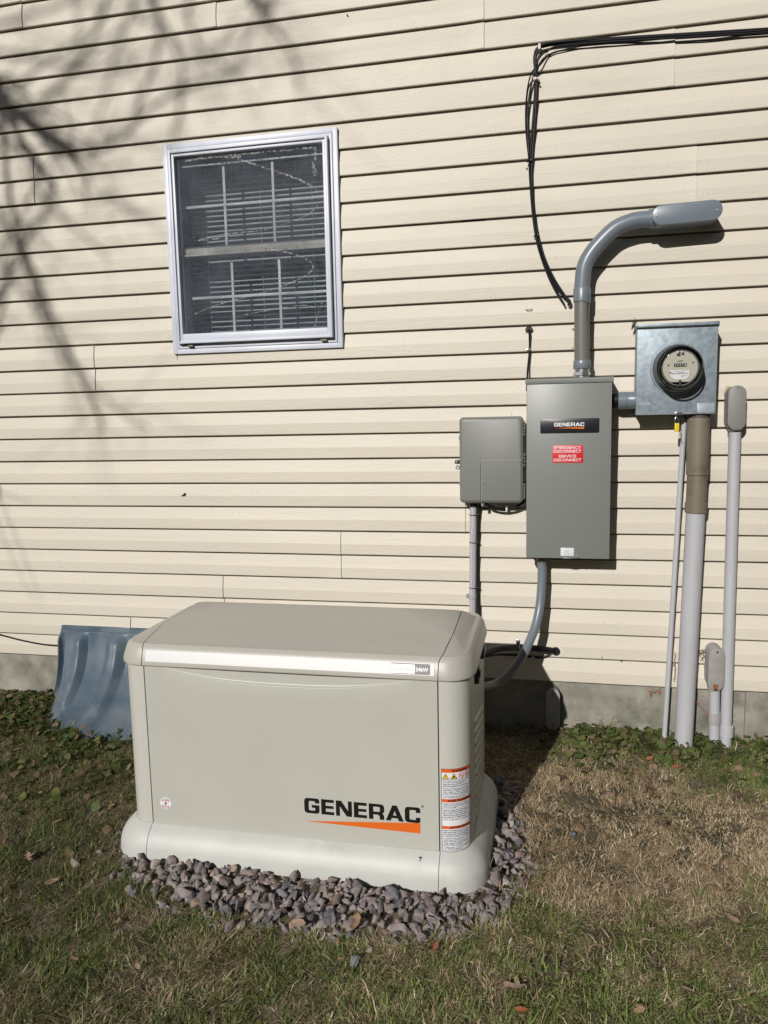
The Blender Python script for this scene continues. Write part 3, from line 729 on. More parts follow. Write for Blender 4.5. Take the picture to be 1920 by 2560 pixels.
T9 = 'Produce cancer y dano reproductivo\nwww.P65Warnings.ca.gov'
m = MB()
for T, f0, f1 in ((T1, .137, .220), (T2, .232, .312), (T3, .324, .357), (T4, .412, .474), (T5, .487, .594), (T6, .607, .625), (T7, .737, .825), (T8, .837, .930), (T9, .941, .985)):
    fit_text(m, T, LW0+.004, LW1-.008, LZT-H*f1, LZT-H*f0, PF, bold=.008, lines=.95)
m.build('label_lettering', M_ink2, lab, smooth=False)
m = MB(); mk = MB(); mr = MB()
zc = LZT-H*.092; hh = H*.032
def tri(mb, s, k, off):
    mb.add([PO(s-k, zc-k*.85, off), PO(s+k, zc-k*.85, off), PO(s, zc+k*.95, off)], [(0, 1, 2)])
for s in (.017, .040):
    tri(mk, s, .0098, .0016); tri(m, s, .0074, .0021)
mk.add([PO(.017+x, zc+z, .0027) for x, z in ((.001, .005), (-.002, -.0005), (0, -.0005), (-.001, -.005), (.002, .0006), (0, .0006))], [(0, 1, 2, 5), (2, 3, 4, 5)])
mk.add([PO(.040+x, zc+z, .0027) for x, z in ((-.003, -.005), (.001, -.004), (.003, 0), (-.001, .003), (-.003, -.001))], [(0, 1, 2, 3, 4)])
for s in (.062, .082):
    for a_ in range(24):
        t0, t1 = 2*math.pi*a_/24, 2*math.pi*(a_+1)/24
        mr.add([PO(s+.0082*math.cos(t), zc+.0082*math.sin(t), .0016) for t in (t0, t1)]+[PO(s+.0068*math.cos(t), zc+.0068*math.sin(t), .0016) for t in (t1, t0)], [(0, 1, 2, 3)])
    mr.add([PO(s-.0055, zc+.0045, .0017), PO(s-.0045, zc+.0055, .0017), PO(s+.0055, zc-.0045, .0017), PO(s+.0045, zc-.0055, .0017)], [(0, 1, 2, 3)])
    mk.add([PO(s-.004, zc-.002, .0016), PO(s+.0025, zc-.001, .0016), PO(s+.0025, zc+.0003, .0016), PO(s-.004, zc-.0006, .0016)], [(0, 1, 2, 3)])
m.build('label_triangle', M_yel, lab, smooth=False); mk.build('label_symbol', M_ink, lab, smooth=False); mr.build('label_ban_ring', M_red, lab, smooth=False)
# louvres pressed into the right side
lv = MB()
for i in range(11):
    z0 = .185-i*.0335; y0, y1 = -.925+.002*i, -.60; sl = -.075
    R = []
    for k in range(13):
        t = k/12; y = y0+(y1-y0)*t; zc_ = z0+sl*t; e = math.sin(math.pi*min(1, max(0, t*6, ) if t < .5 else (1-t)*6)/2) if (t < 1/6 or t > 5/6) else 1
        e = max(e, .05)
        R.append([(GX1-.001, y, zc_-.013*e), (GX1+.004*e, y, zc_-.012*e), (GX1+.0055*e, y, zc_-.008*e), (GX1+.0035*e, y, zc_+.006*e), (GX1-.001, y, zc_+.012*e)])
    lv.loft(R)
lv.build('louvre', M_post, gen, sharp=40)
for i, (y, z) in enumerate(((-.885, .318), (-.70, .335))):
    m = MB(); m.box(GX1-.01, GX1+.013, y-.016, y+.016, z-.026, z+.030, .005); lt = m.build('lid_latch', M_black, gen)
    m = MB(); m.tube([(GX1+.006, y, z+.004), (GX1+.0165, y, z+.004)], .012, 16, 0); m.build('latch_cap', M_cream if i else M_black, lt)
# small speck on the skirt
dp = WZ(Z5, 832, 1630, GY0-.02)
m = MB(); m.tube([(dp.x-.006, GY0-.018, -.161), (dp.x, GY0-.020, -.1595), (dp.x+.007, GY0-.019, -.161)], [.001, .0022, .0008], 6, 2); m.tube([(dp.x-.001, GY0-.019, -.158), (dp.x+.001, GY0-.024, -.165), (dp.x-.004, GY0-.027, -.168)], [.001, .0015, .0006], 6, 2)
tag(m.build('leaf_crumb', M_dark), 'tiny dark crumpled leaf bit lying on the generator base near its right end', 'leaf bit')

# ================================================================ TRANSFER SWITCH
AY = -.150
q = [WZ(ZA, 735, 105, AY), WZ(ZA, 1555, 75, AY), WZ(ZA, 733, 1785, AY), WZ(ZA, 1525, 1805, AY)]
ax0, ax1 = (q[0].x+q[2].x)/2, (q[1].x+q[3].x)/2; az1, az0 = (q[0].z+q[1].z)/2, (q[2].z+q[3].z)/2
ats = thing('transfer_switch', 'tall grey steel transfer switch cabinet with black nameplate and red disconnect label', 'electrical cabinet', ((ax0+ax1)/2, -.02, az0))
m = MB(); m.box(ax0+.006, ax1-.006, AY+.012, -.016, az0+.006, az1-.004, .002); m.build('cabinet', M_grey, ats)
m = MB(); m.box(ax0+.002, ax1-.002, AY, AY+.035, az0, az1-.018, .0022); m.build('cover', M_grey, ats)
m = MB(); m.loft([[(x, AY+.02, az1-.019), (x, AY-.004, az1-.020), (x, AY-.0055, az1-.017), (x, AY-.004, az1-.004), (x, AY+.004, az1), (x, -.014, az1+.004), (x, -.014, az1-.008)] for x in (ax0-.003, ax1+.003)]); m.build('rain_lip', M_grey, ats)
m = MB(); px, pz = (q[2].x+q[3].x)/2+.03, az0-.008
m.box(px-.018, px+.018, -.017, -.014, pz-.014, pz+.012, .001); m.build('mounting_tab', M_grey, ats); m = MB(); m.box(ax0+.03, ax0+.06, -.017, -.014, az0-.018, az0+.01, .001); m.build('mounting_tab', M_grey, ats)
yl = AY-.0008
def lbl(mb, o, x0, y0, x1, y1, Y, yb, r=.004):
    A = WZ(o, x0, y0, Y); B = WZ(o, x1, y1, Y); plate(mb, A.x, B.x, B.z, A.z, Y, yb, r, .0003, 4); return A, B
m = MB(); A, B = lbl(m, ZA, 870, 481, 1426, 610, yl, AY+.001); npl = m.build('nameplate', mat('nameplate_black', (.014, .014, .018), .3, var=.2, vscale=300), ats)
FN = lambda u, v: (u, yl-.0006, v)
a = WZ(ZA, 1000, 552, yl); c = WZ(ZA, 1284, 512, yl)
m = MB(); wordmark(m, FN, a.x, c.x, a.z, c.z); m.build('name_lettering', M_paper, npl, smooth=False)
m = MB(); s0 = WZ(ZA, 1002, 567, yl); s1 = WZ(ZA, 1283, 555, yl); s2 = WZ(ZA, 1283, 573, yl); m.add([FN(s0.x, s0.z), FN(s2.x, s2.z), FN(s1.x, s1.z)], [(0, 1, 2)]); m.build('swoosh', M_orange, npl, smooth=False)
m = MB(); A, B = lbl(m, ZA, 985, 730, 1274, 893, yl, AY+.001, .0015); rd = m.build('red_label', M_red, ats)
m = MB()
for T, x0, x1, y0, y1 in (('EMERGENCY', 1000, 1254, 764, 737), ('DISCONNECT', 995, 1257, 800, 770), ('SERVICE', 1041, 1209, 845, 817), ('DISCONNECT', 995, 1257, 881, 852)):
    a = WZ(ZA, x0, y0, yl); c = WZ(ZA, x1, y1, yl); fit_text(m, T, a.x, c.x, a.z, c.z, FN, bold=.012)
m.build('label_lettering', M_paper, rd, smooth=False)
m = MB(); A, B = lbl(m, ZA, 1062, 1695, 1184, 1773, yl, AY+.001, .001); sl_ = m.build('caution_label', M_paper, ats)
m = MB()
for i, T in enumerate(('WARNING', 'Hazardous voltage inside can cause death', 'Risk of electric shock', 'AVERTISSEMENT', 'Tension dangereuse coupez le courant', 'Disconnect all sources of supply', 'ADVERTENCIA', 'Peligro de choque electrico')):
    zz = A.z+(B.z-A.z)*(.08+.115*i); s_ = .28 if i in (0, 3, 6) else .05
    fit_text(m, T, A.x+(B.x-A.x)*s_, B.x-(B.x-A.x)*s_, zz-.0016, zz, FN, bold=.01)
m.build('label_lettering', M_ink2, sl_, smooth=False)
c = WZ(ZA, 1217, 1775, AY); m = MB(); m.disc((c.x, c.z), .0042, AY-.008, AY, 16); m.disc((c.x+.002, c.z-.002), .0028, AY-.011, AY-.007, 12); m.build('cover_screw', M_zinc, ats)
m = MB(); c = WZ(ZA, 1120, 1790, AY); m.box(c.x-.014, c.x+.014, AY-.002, AY+.004, c.z-.003, c.z+.003, .001); m.build('cover_hasp', M_grey, ats)

# ================================================================ SERVICE CONDUIT with elbow and access fitting
PY = -.085
def PE(x, y, Y=PY): return WZ(ZE, x, y, Y)
sc_ = thing('elbow_conduit', 'blue grey conduit sweeping from the top of the tall cabinet to the wall', 'conduit', tuple(PE(500, 1365)))
m = MB(); m.tube([PE(500, 1322), PE(500, 800)], .0280, 28, 0); pp = m.build('pipe', M_pvcd, sc_); pp['label'] = 'darker straight grey pipe section with printed lettering'
m = MB(); m.tube([PE(501, 800), PE(501, 745), PE(505, 690), PE(516, 600), PE(551, 520), (PE(620, 430)), PE(735, 320), PE(850, 268), PE(930, 253), PE(990, 250)], .0288, 28, 6); m.build('elbow', M_pvc, sc_)
m = MB(); m.tube([PE(500, 845), PE(501, 842), PE(501, 750), PE(501, 742)], [.0302, .0318, .0318, .0298], 28, 0); m.build('coupling', M_pvc, sc_)
m = MB(); m.tube([PE(500, 1322), PE(500, 1318), PE(500, 1265), PE(500, 1261)], [.0305, .0318, .0318, .0305], 28, 0); m.build('coupling', M_pvc, sc_)
m = MB(); m.tube([PE(500, 1385), PE(500, 1318)], .0275, 28, 0); m.tube([PE(500, 1345), PE(500, 1368)], [.030, .0335], 8, 0)
m.build('metal_hub', M_hub, sc_)
def PT(u, v):                                  # lettering down the front right of the pipe
    c = PE(500, 1000); a = u; return (c.x+.0285*math.sin(a), PY-.0285*math.cos(a), v)
m = MB()
vs, fs = text_geo('Made in The USA', .01); ww = max(v.x for v in vs)
z1_ = PE(500, 855).z; z0_ = PE(500, 985).z
m.add([PT(.62+v.y*.27, z1_-(v.x/ww)*(z1_-z0_)) for v in vs], fs); m.build('printed_lettering', M_ink, pp, smooth=False)
# access fitting
f0 = W(1656, 537, -.132); f1 = W(1781, 524, -.132)
def std(mb, a, b, r, yf, yb, bev=.003):
    rings = []
    for ins, y in ((0, yb), (0, yf+bev), (bev*.3, yf+bev*.3), (bev, yf)):
        rings.append([(q.x, y, q.y) for q in stadium((a.x, a.z), (b.x, b.z), r-ins)])
    return mb.loft(rings)
m = MB(); std(m, f0, f1, .0335, -.126, -.050, .002)
lbb = m.build('access_fitting', M_pvc, sc_)
m = MB(); std(m, f0, f1, .0345, -.132, -.1262, .003); cv = m.build('fitting_cover', M_pvc, lbb)
m = MB()
m.tube([PE(978, 251), PE(1000, 249), PE(1050, 242)], [.0335, .034, .034], 28, 0); m.build('fitting_socket', M_pvc, lbb)
for x, y in ((1036, 224), (1467, 185)):
    c = PE(x, y, -.133); m = MB(); m.disc((c.x, c.z), .0038, -.1342, -.131, 12); m.build('cover_screw', M_hub, lbb)
m = MB(); c2 = f1; m.tube([(c2.x-.005, -.052, c2.z), (c2.x-.005, .0, c2.z)], .029, 20, 0); m.build('wall_spigot', M_pvc, sc_)

# nipple between the cabinet and the meter box
a = WZ(Z3, 862, 245, -.075); b_ = WZ(Z3, 1000, 245, -.075)
npz = (a.z+b_.z)/2
nip = thing('connecting_conduit', 'short thick grey conduit joining the tall cabinet to the galvanised meter box', 'conduit', ((a.x+b_.x)/2, -.075, npz))
m = MB(); m.tube([(a.x, -.075, npz), (b_.x, -.075, npz)], .0285, 28, 0); m.build('pipe', M_cable, nip)
x0_ = WZ(Z3, 899, 245, -.075).x; x1_ = WZ(Z3, 943, 245, -.075).x; x2_ = WZ(Z3, 990, 245, -.075).x
m = MB(); m.tube([(x0_, -.075, npz), (x0_+.001, -.075, npz), (x1_-.001, -.075, npz), (x1_, -.075, npz)], [.031, .0318, .0318, .031], 28, 0); m.build('coupling', M_pvc, nip)
m = MB(); m.tube([(x1_+.0005, -.075, npz), (x1_+.002, -.075, npz), (x2_+.006, -.075, npz)], [.0305, .0315, .0315], 28, 0); m.build('coupling', M_pvc, nip)

# ================================================================ METER BOX
MY = -.122
q = [WZ(ZM, 180, 165, MY), WZ(ZM, 1228, 120, MY), WZ(ZM, 145, 1343, MY), WZ(ZM, 1187, 1313, MY)]
mx0, mx1 = (q[0].x+q[2].x)/2, (q[1].x+q[3].x)/2; mz1, mz0 = (q[0].z+q[1].z)/2, (q[2].z+q[3].z)/2
mbx = thing('meter_box', 'square galvanised steel meter box with round glass electric meter', 'meter box', ((mx0+mx1)/2, -.02, mz0))
m = MB(); m.box(mx0+.004, mx1-.004, MY+.004, -.015, mz0+.004, mz1-.002, .002); m.build('box', M_galv, mbx)
mc = ((WZ(ZM, 688, 735, MY)).x, (WZ(ZM, 688, 735, MY)).z)
m = MB(); m.box(mx0, mx1, MY, MY+.010, mz0, mz1-.012, .002); 
NR = 40
def cring(r, y, c=mc): return [(c[0]+r*math.cos(t), y, c[1]+r*math.sin(t)) for t in [2*math.pi*k/NR for k in range(NR)]]
m.loft([cring(.094, MY+.001), cring(.0925, MY-.004), cring(.088, MY-.006), cring(.084, MY-.005), cring(.080, MY+.002)], False, False)
m.build('cover', M_galv, mbx, sharp=30)
m = MB(); m.box(mx0-.001, mx1+.004, MY-.004, -.013, mz1-.011, mz1+.001, .002); m.build('top_lip', M_galv, mbx)
m = MB(); m.box(mx0-.0, mx1+.003, MY-.0032, MY+.01, mz1-.0165, mz1-.0112, .0005); m.build('lip_shadow_gap', M_dark, mbx)
m = MB(); fit_text(m, 'ANCHOR', WZ(ZM, 190, 1200, MY).x, WZ(ZM, 345, 1200, MY).x, WZ(ZM, 190, 1205, MY).z, WZ(ZM, 190, 1175, MY).z, lambda u, v: (u, MY-.0007, v), bold=.01, spacing=1.2); m.build('stamped_lettering', mat('worn_stamp', (.5, .54, .56), .5, metal=.3), mbx, smooth=False)
m = MB(); A = WZ(ZM, 950, 1182, MY); B = WZ(ZM, 1170, 1300, MY); plate(m, A.x, B.x, B.z, A.z, MY-.0006, MY+.001, .001, .0002); m.build('faded_label', mat('faded_film', (.4, .45, .49), .35, metal=.3, var=.1, vscale=70), mbx)
m = MB(); h = WZ(ZM, 700, 1310, MY); m.box(h.x-.012, h.x+.013, MY-.008, MY+.001, h.z-.006, h.z+.004, .0015); m.tube([(h.x-.008, MY-.008, h.z-.008), (h.x-.006, MY-.010, h.z+.001), (h.x+.008, MY-.009, h.z+.001)], .0022, 8, 3); m.build('hasp', M_hub, mbx)
# meter
met = bpy.data.objects.new('electric_meter', None); COL.objects.link(met); met.parent = mbx; met.location = Vector((mc[0], MY, mc[1]))-mbx.location
m = MB(); m.loft([cring(.0835, MY-.004), cring(.0850, MY-.008), cring(.0850, MY-.020), cring(.0815, MY-.025)], True, True); m.build('meter_ring', M_meterd, met, sharp=30)
m = MB(); m.loft([cring(.080, MY-.0255), cring(.0795, MY-.058), cring(.077, MY-.060), cring(.0745, MY-.056), cring(.070, MY-.034), cring(.066, MY-.033)], True, True); m.build('meter_rim', mat('rim_grey', (.13, .135, .135), .22, metal=.5), met, sharp=30)
m = MB(); m.loft([cring(.0745, MY-.057), cring(.0742, MY-.080), cring(.0735, MY-.090), cring(.069, MY-.096), cring(.060, MY-.099)], False, True); m.build('glass_dome', M_dome, met, sharp=40)
m = MB(); m.loft([cring(.064, MY-.034), cring(.063, MY-.066), cring(.060, MY-.066), cring(.060, MY-.040)], False, False); m.build('inner_can', mat('can_metal', (.35, .35, .33), .3, metal=.7), met, sharp=30)
fy = MY-.067
face = []
for k in range(40):
    t = math.radians(-58+296*k/39); face.append((mc[0]+.0585*math.cos(t), mc[1]+.0585*math.sin(t)))
m = MB(); m.loft([[(x, fy+.004, z) for x, z in face], [(x, fy, z) for x, z in face]]); mf = m.build('meter_face', M_face, met)
def mf_(m, x0, x1, z0, z1, d): m.box(mc[0]+x0, mc[0]+x1, fy-d, fy, mc[1]+z0, mc[1]+z1)
m = MB(); mf_(m, -.021, .021, .0035, .0145, .0012); m.build('register_window', M_ink, mf, smooth=False)
FM = lambda u, v: (mc[0]+u, fy-.0018, mc[1]+v)
m = MB(); fit_text(m, '29578', -.0185, .0185, .0055, .0125, FM, bold=.01, spacing=1.6); m.build('register_digits', M_paper, mf, smooth=False)
m = MB(); lp = [(-.036, -.008), (-.034, -.022), (-.027, -.034), (-.015, -.041), (.013, -.041), (.024, -.036), (.030, -.028), (.030, -.008)]
m.loft([[(mc[0]+x, fy+.0005, mc[1]+z) for x, z in lp], [(mc[0]+x, fy-.0007, mc[1]+z) for x, z in lp]]); ml = m.build('meter_label', M_paper, mf, smooth=False)
m = MB()
FM2 = lambda u, v: (mc[0]+u, fy-.0014, mc[1]+v)
for k, wv in enumerate(rng.integers(1, 4, 30)): m.box(mc[0]-.030+k*.0019, mc[0]-.030+k*.0019+.0004*wv, fy-.0014, fy-.0007, mc[1]-.0225, mc[1]-.0185)
fit_text(m, 'CL200 240V 3W TYPE J5S FM2S', -.029, .027, -.0125, -.0105, FM2, bold=.01); fit_text(m, '53 778 788', -.013, .012, -.0170, -.0145, FM2, bold=.02); fit_text(m, '60Hz Kh 7.2\n30 TA', .004, .024, -.034, -.027, FM2, bold=.01)
m.build('label_lettering', M_ink2, ml, smooth=False)
m = MB(); fit_text(m, 'kWh', -.009, .009, .021, .0245, FM2, bold=.03); m.build('unit_lettering', M_ink, mf, smooth=False)
for x, z in ((-.040, .010), (-.033, -.016), (.042, .017)):
    m = MB(); m.disc((mc[0]+x, mc[1]+z), .0026, fy-.003, fy, 12); m.build('face_screw', M_ink, mf)
m = MB(); m.disc((mc[0], mc[1]-.046), .0045, fy-.006, fy, 14); m.box(mc[0]-.002, mc[0]+.002, fy-.006, fy, mc[1]-.060, mc[1]-.046); m.build('meter_lug', M_meterd, met); m = MB(); m.box(mc[0]-.013, mc[0]-.002, fy-.008, fy+.02, mc[1]+.043, mc[1]+.056, .001); m.build('meter_lug', M_meterd, met); m = MB(); m.box(mc[0]+.003, mc[0]+.010, fy-.008, fy+.02, mc[1]+.046, mc[1]+.056, .001); m.build('meter_lug', M_meterd, met)
# yellow tag hanging from the hasp
sg = thing('padlock_seal', 'yellow plastic seal hanging on wire below the meter box', 'seal', (h.x-.004, MY-.01, h.z-.035))
a = WZ(ZM, 655, 1440, MY-.01); b_ = WZ(ZM, 712, 1550, MY-.01)
m = MB(); plate(m, a.x, b_.x, b_.z, a.z, MY-.016, MY-.008, .003, .002); m.build('seal_body', M_yelp, sg)
m = MB(); m.tube([(a.x+.002, MY-.012, a.z-.002), (a.x+.001, MY-.013, a.z+.012), (a.x+.005, MY-.012, a.z+.022), (b_.x-.003, MY-.012, a.z+.012), (b_.x-.002, MY-.012, a.z-.002)], .0009, 6, 5); m.build('wire', M_hub, sg)
m = MB(); m.tube([(b_.x-.003, MY-.012, b_.z+.003), (b_.x+.006, MY-.010, b_.z-.006), (b_.x+.003, MY-.008, b_.z-.012), (b_.x-.002, MY-.012, b_.z+.001)], .0007, 6, 5); m.build('wire', M_hub, sg)
# dried wisp at the meter box corner
wz = WZ(ZM, 150, 150, -.06)
m = MB()
for k in range(6):
    a = wz+Vector((random.uniform(-.006, .004), random.uniform(-.02, .02), random.uniform(-.012, .012))); m.tube([a, a+Vector((random.uniform(-.008, .008), 0, random.uniform(-.018, .012))), a+Vector((random.uniform(-.012, .01), -.01, random.uniform(-.024, .018)))], [.002, .0016, .0006], 6, 3)
tag(m.build('mud_nest', mat('mud', (.05, .035, .03), .9)), 'dark ragged insect nest on the top left corner of the meter box', 'insect nest')

# ================================================================ GREY UTILITY BOX
UY = -.100
q = [WZ(ZA, 103, 467, UY), WZ(ZA, 712, 452, UY), WZ(ZA, 110, 1275, UY), WZ(ZA, 712, 1275, UY)]
ux0, ux1 = q[0].x, q[1].x-.001; uz1, uz0 = (q[0].z+q[1].z)/2, (q[2].z+q[3].z)/2
ub = thing('utility_box', 'smaller grey plastic utility box with rounded corners left of the tall cabinet', 'utility box', ((ux0+ux1)/2, -.02, uz0))
m = MB(); plate(m, ux0+.010, ux1-.008, uz0-.004, uz1-.008, UY+.028, -.015, .012, .003); m.build('back_box', M_util, ub)
m = MB(); rings = []
for ins, y, r in ((0, UY+.034, .016), (0, UY+.014, .016), (.001, UY+.010, .016), (.0035, UY+.0075, .015), (.006, UY+.006, .014), (.0085, UY+.0015, .013), (.0115, UY, .012)):
    rings.append([(x, y, z) for x, z in rrect(ux0+ins, ux1-ins, uz0+ins, uz1-ins, r, 8)])
m.loft(rings); m.build('door', M_util, ub, sharp=40)
m = MB(); a = WZ(ZA, 316, 1262, UY); b_ = WZ(ZA, 316, 890, UY); c = WZ(ZA, 335, 874, UY); d = WZ(ZA, 690, 860, UY)
m.tube([(a.x, UY-.0002, uz0+.004), (b_.x, UY-.0002, b_.z-.003), (b_.x+.004, UY-.0002, c.z-.001), (c.x+.006, UY-.0002, c.z), (d.x, UY-.0002, c.z)], .0016, 8, 4); m.tube([(d.x, UY-.0002, c.z), (ux1-.001, UY+.010, c.z-.002), (ux1, UY+.03, c.z-.002)], .0016, 8, 3)
m.build('access_flap_edge', mat('edge_light', (.33, .335, .31), .4), ub)
m = MB(); m.tube([(a.x-.0035, UY-.0001, uz0+.004), (b_.x-.0035, UY-.0001, b_.z)], .0009, 6, 0); m.build('flap_gap', M_dark, ub)
c = WZ(ZA, 341, 1086, UY); m = MB(); m.disc((c.x, c.z), .0038, UY-.003, UY, 14, ); m.disc((c.x, c.z), .0018, UY-.0036, UY-.002, 10); m.build('flap_screw', M_zinc, ub)
for y0, y1 in ((495, 640), (798, 860), (862, 930), (1080, 1230)):
    m = MB(); A = WZ(ZA, 720, y0, UY+.03); B = WZ(ZA, 720, y1, UY+.03); n_ = max(2, int((A.z-B.z)/.010))
    for k in range(n_):
        z_ = B.z+(A.z-B.z)*(k+.5)/n_; m.tube([(A.x, UY+.02, z_-.0035), (A.x, UY+.02, z_+.0035)], .0036, 10, 0)
    m.build('hinge', M_util, ub)
for y in (660, 1088):
    m = MB(); A = WZ(ZA, 95, y, UY+.02); m.box(ux0-.003, ux0+.004, UY+.012, UY+.03, A.z-.007, A.z+.007, .001); m.build('side_clip', M_util, ub)
m = MB(); A = WZ(ZA, 82, 885, UY+.02); plate(m, A.x-.008, ux0+.006, A.z-.008, A.z+.008, UY+.016, UY+.030, .006, .002); A2 = WZ(ZA, 92, 938, UY+.02)
lch = m.build('latch', M_black, ub)
m = MB(); m.disc((A.x, A.z), .0045, UY+.012, UY+.017, 14); m.build('latch_screw', M_zinc, lch)
m = MB(); rg = [(A2.x+.0065*math.cos(t), UY+.02, A2.z+.0065*math.sin(t)) for t in np.linspace(0, 2*math.pi, 17)]; m.tube(rg, .0024, 8, 0, cap=False); m.build('padlock_eye', M_util, lch)
m = MB(); A = WZ(ZA, 325, 1296, UY+.01); m.box(A.x-.005, A.x+.005, UY+.01, UY+.02, A.z-.004, A.z+.008, .001); m.build('flap_catch', M_util, ub)
# drip loop under it
m = MB(); m.tube([WZ(ZA, 355, 1270, -.07), WZ(ZA, 400, 1305, -.06), WZ(ZA, 480, 1332, -.05), WZ(ZA, 555, 1338, -.045), WZ(ZA, 630, 1318, -.05), WZ(ZA, 700, 1270, -.06), WZ(ZA, 742, 1235, -.07)], .0055, 12, 6)
tag(m.build('drip_loop_cable', M_cable), 'short black cable looping just under the grey utility box', 'cable')
m = MB(); c = WZ(ZA, 553, 1333, -.045); m.box(c.x-.004, c.x+.004, -.053, -.012, c.z-.007, c.z+.007, .002); m.tube([(c.x-.004, -.05, c.z+.004), (c.x+.003, -.052, c.z+.018), (c.x+.006, -.05, c.z+.010)], .0012, 6, 3)
tag(m.build('loop_clip', M_tan), 'small tan clip holding the drip loop under the utility box', 'cable clip')
# twig above
a = WZ(ZA, 598, 448, -.06); m = MB(); m.tube([a, a+Vector((.001, 0, .006)), a+Vector((.003, 0, .011))], .0008, 6, 2)
tag(m.build('twig_stub', M_stem), 'tiny dry twig sticking up on top of the grey utility box', 'twig')

# ================================================================ SMALL CONDUIT UNDER UTILITY BOX
CY = -.045
cs_ = thing('narrow_conduit', 'narrow light grey conduit running down from the utility box behind the generator', 'conduit', tuple(WZ(Z3, 166, 1400, CY)))
p0 = WZ(ZA, 238, 1290, CY); p1 = WZ(Z3, 163, 1335, CY); pN = p1+(p1-p0)*.9; pN = Vector((pN.x, CY, -.2))
m = MB(); m.tube([(p0.x, CY, p0.z), (pN.x, CY, -.24)], .0134, 20, 0); cp = m.build('pipe', M_pvcl, cs_)
m = MB(); m.tube([(p0.x, CY, p0.z+.01), (p0.x, CY, p0.z-.008)], .0155, 20, 0); m.build('collar', M_black, cs_)
m = MB(); vs, fs = text_geo('3/4" SCH 40 PVC CONDUIT SUNLIGHT RESISTANT  3/4" SCH 40 PVC', .0); ww = max(v.x for v in vs)
zt_ = WZ(Z3, 165, 890, CY).z; zb_ = WZ(Z3, 165, 1330, CY).z
def PL(a, z): return (p0.x+(pN.x-p0.x)*(p0.z-z)/(p0.z+.24)+.0137*math.sin(a), CY-.0137*math.cos(a), z)
m.add([PL(-.1+v.y*.42, zt_-(v.x/ww)*(zt_-zb_)) for v in vs], fs); m.build('printed_lettering', mat('print_grey', (.16, .16, .17), .6), cp, smooth=False)
for y in (823, 962, 1191):
    c = WZ(Z3, 168, y, CY); m = MB(); rg = [(c.x+.016*math.cos(t), CY+.017*math.sin(t), c.z) for t in np.linspace(0, 2*math.pi, 21)]
    m.tube(rg, .0014, 6, 0, cap=False); m.box(c.x+.014, c.x+.022, CY-.006, CY, c.z-.003, c.z+.002, .001); m.build('cable_tie', M_black, cs_)
c = WZ(Z3, 163, 1238, CY); m = MB(); m.tube([(c.x, CY, c.z-.007), (c.x, CY, c.z+.007)], .0165, 20, 0); m.box(c.x-.028, c.x-.012, -.03, -.010, c.z-.006, c.z+.006, .002); m.disc((c.x-.024, c.z), .004, -.033, -.028, 12); m.build('pipe_strap', M_lbw, cs_)
m = MB(); m.tube([WZ(ZA, 300, 1280, -.03), WZ(ZA, 296, 1380, -.026), WZ(ZA, 290, 1560, -.026), WZ(ZA, 285, 1800, -.026), WZ(Z3, 195, 1180, -.026), WZ(Z3, 198, 1290, -.026), WZ(Z3, 200, 1345, -.03), WZ(Z3, 200, 1500, -.04)], .0042, 10, 5)
tag(m.build('control_cable', M_cable), 'thin black cable running beside the narrow light grey conduit below the utility box', 'cable')

# ================================================================ CONDUIT TO GENERATOR
g_ = thing('generator_conduit', 'grey conduit curving down from the tall cabinet bottom to the generator', 'conduit', tuple(WZ(Z3, 515, 1050, -.08)))
ys_ = [(515, 1062, -.08), (516, 1110, -.08), (514, 1180, -.085), (504, 1290, -.10), (482, 1390, -.13), (450, 1470, -.17), (425, 1520, -.20)]
m = MB(); m.tube([WZ(Z3, *t) for t in ys_], .0172, 22, 6); m.build('pipe', M_pvc, g_)
ys2 = [(425, 1520, -.20), (390, 1580, -.24), (340, 1640, -.29), (280, 1682, -.34), (225, 1695, -.40), (150, 1700, -.47)]
m = MB(); m.tube([WZ(Z3, *t) for t in ys2], .0172, 22, 6); pl_ = m.build('lower_bend', M_pvcd, g_); pl_['label'] = 'darker lower bend entering the generator'
m = MB(); c = WZ(Z3, 516, 1052, -.08); m.tube([(c.x, -.08, az0+.002), (c.x, -.08, c.z-.002)], .0205, 22, 0); m.tube([(c.x, -.08, c.z-.003), (c.x, -.08, c.z-.012)], .0188, 22, 0); m.build('connector', M_pvcd, g_)
m = MB(); c = WZ(Z3, 516, 1045, -.08); m.tube([(c.x, -.08, az0+.004), (c.x, -.08, az0-.005)], .0245, 8, 0); m.build('locknut', M_hub, g_)

# black gas pipe through the wall
m = MB(); m.tube([WZ(Z3, 180, 1545, -.42), WZ(Z3, 235, 1520, -.33), WZ(Z3, 300, 1500, -.24), WZ(Z3, 400, 1493, -.13), WZ(Z3, 480, 1498, -.07), WZ(Z3, 550, 1508, -.04), WZ(Z3, 590, 1515, .0)], .0125, 16, 6)
gp = tag(m.build('gas_hose', M_cable), 'thick black hose entering the wall behind the generator through a sealed hole', 'hose')
m = MB(); c = WZ(Z3, 592, 1514, -.014); m.disc((c.x+.004, c.z), .0235, -.017, -.008, 20, .026); m.build('sealant_ring', M_caulk, gp)
m = MB(); c = WZ(Z3, 585, 1513, -.02); m.disc((c.x, c.z), .017, -.024, -.012, 16); m.build('boot', M_black, gp)
m = MB(); c = WZ(Z3, 396, 1465, -.12); pc = WZ(Z3, 392, 1494, -.135)
m.tube([(pc.x-.010, pc.y, pc.z-.001), (pc.x+.010, pc.y, pc.z+.001)], .0145, 16, 0); m.box(c.x-.008, c.x+.008, -.135, -.131, pc.z+.010, c.z+.013, .002); cl_ = tag(m.build('hose_clamp', M_zinc), 'shiny zinc strap clamp on the black hose behind the generator', 'clamp')
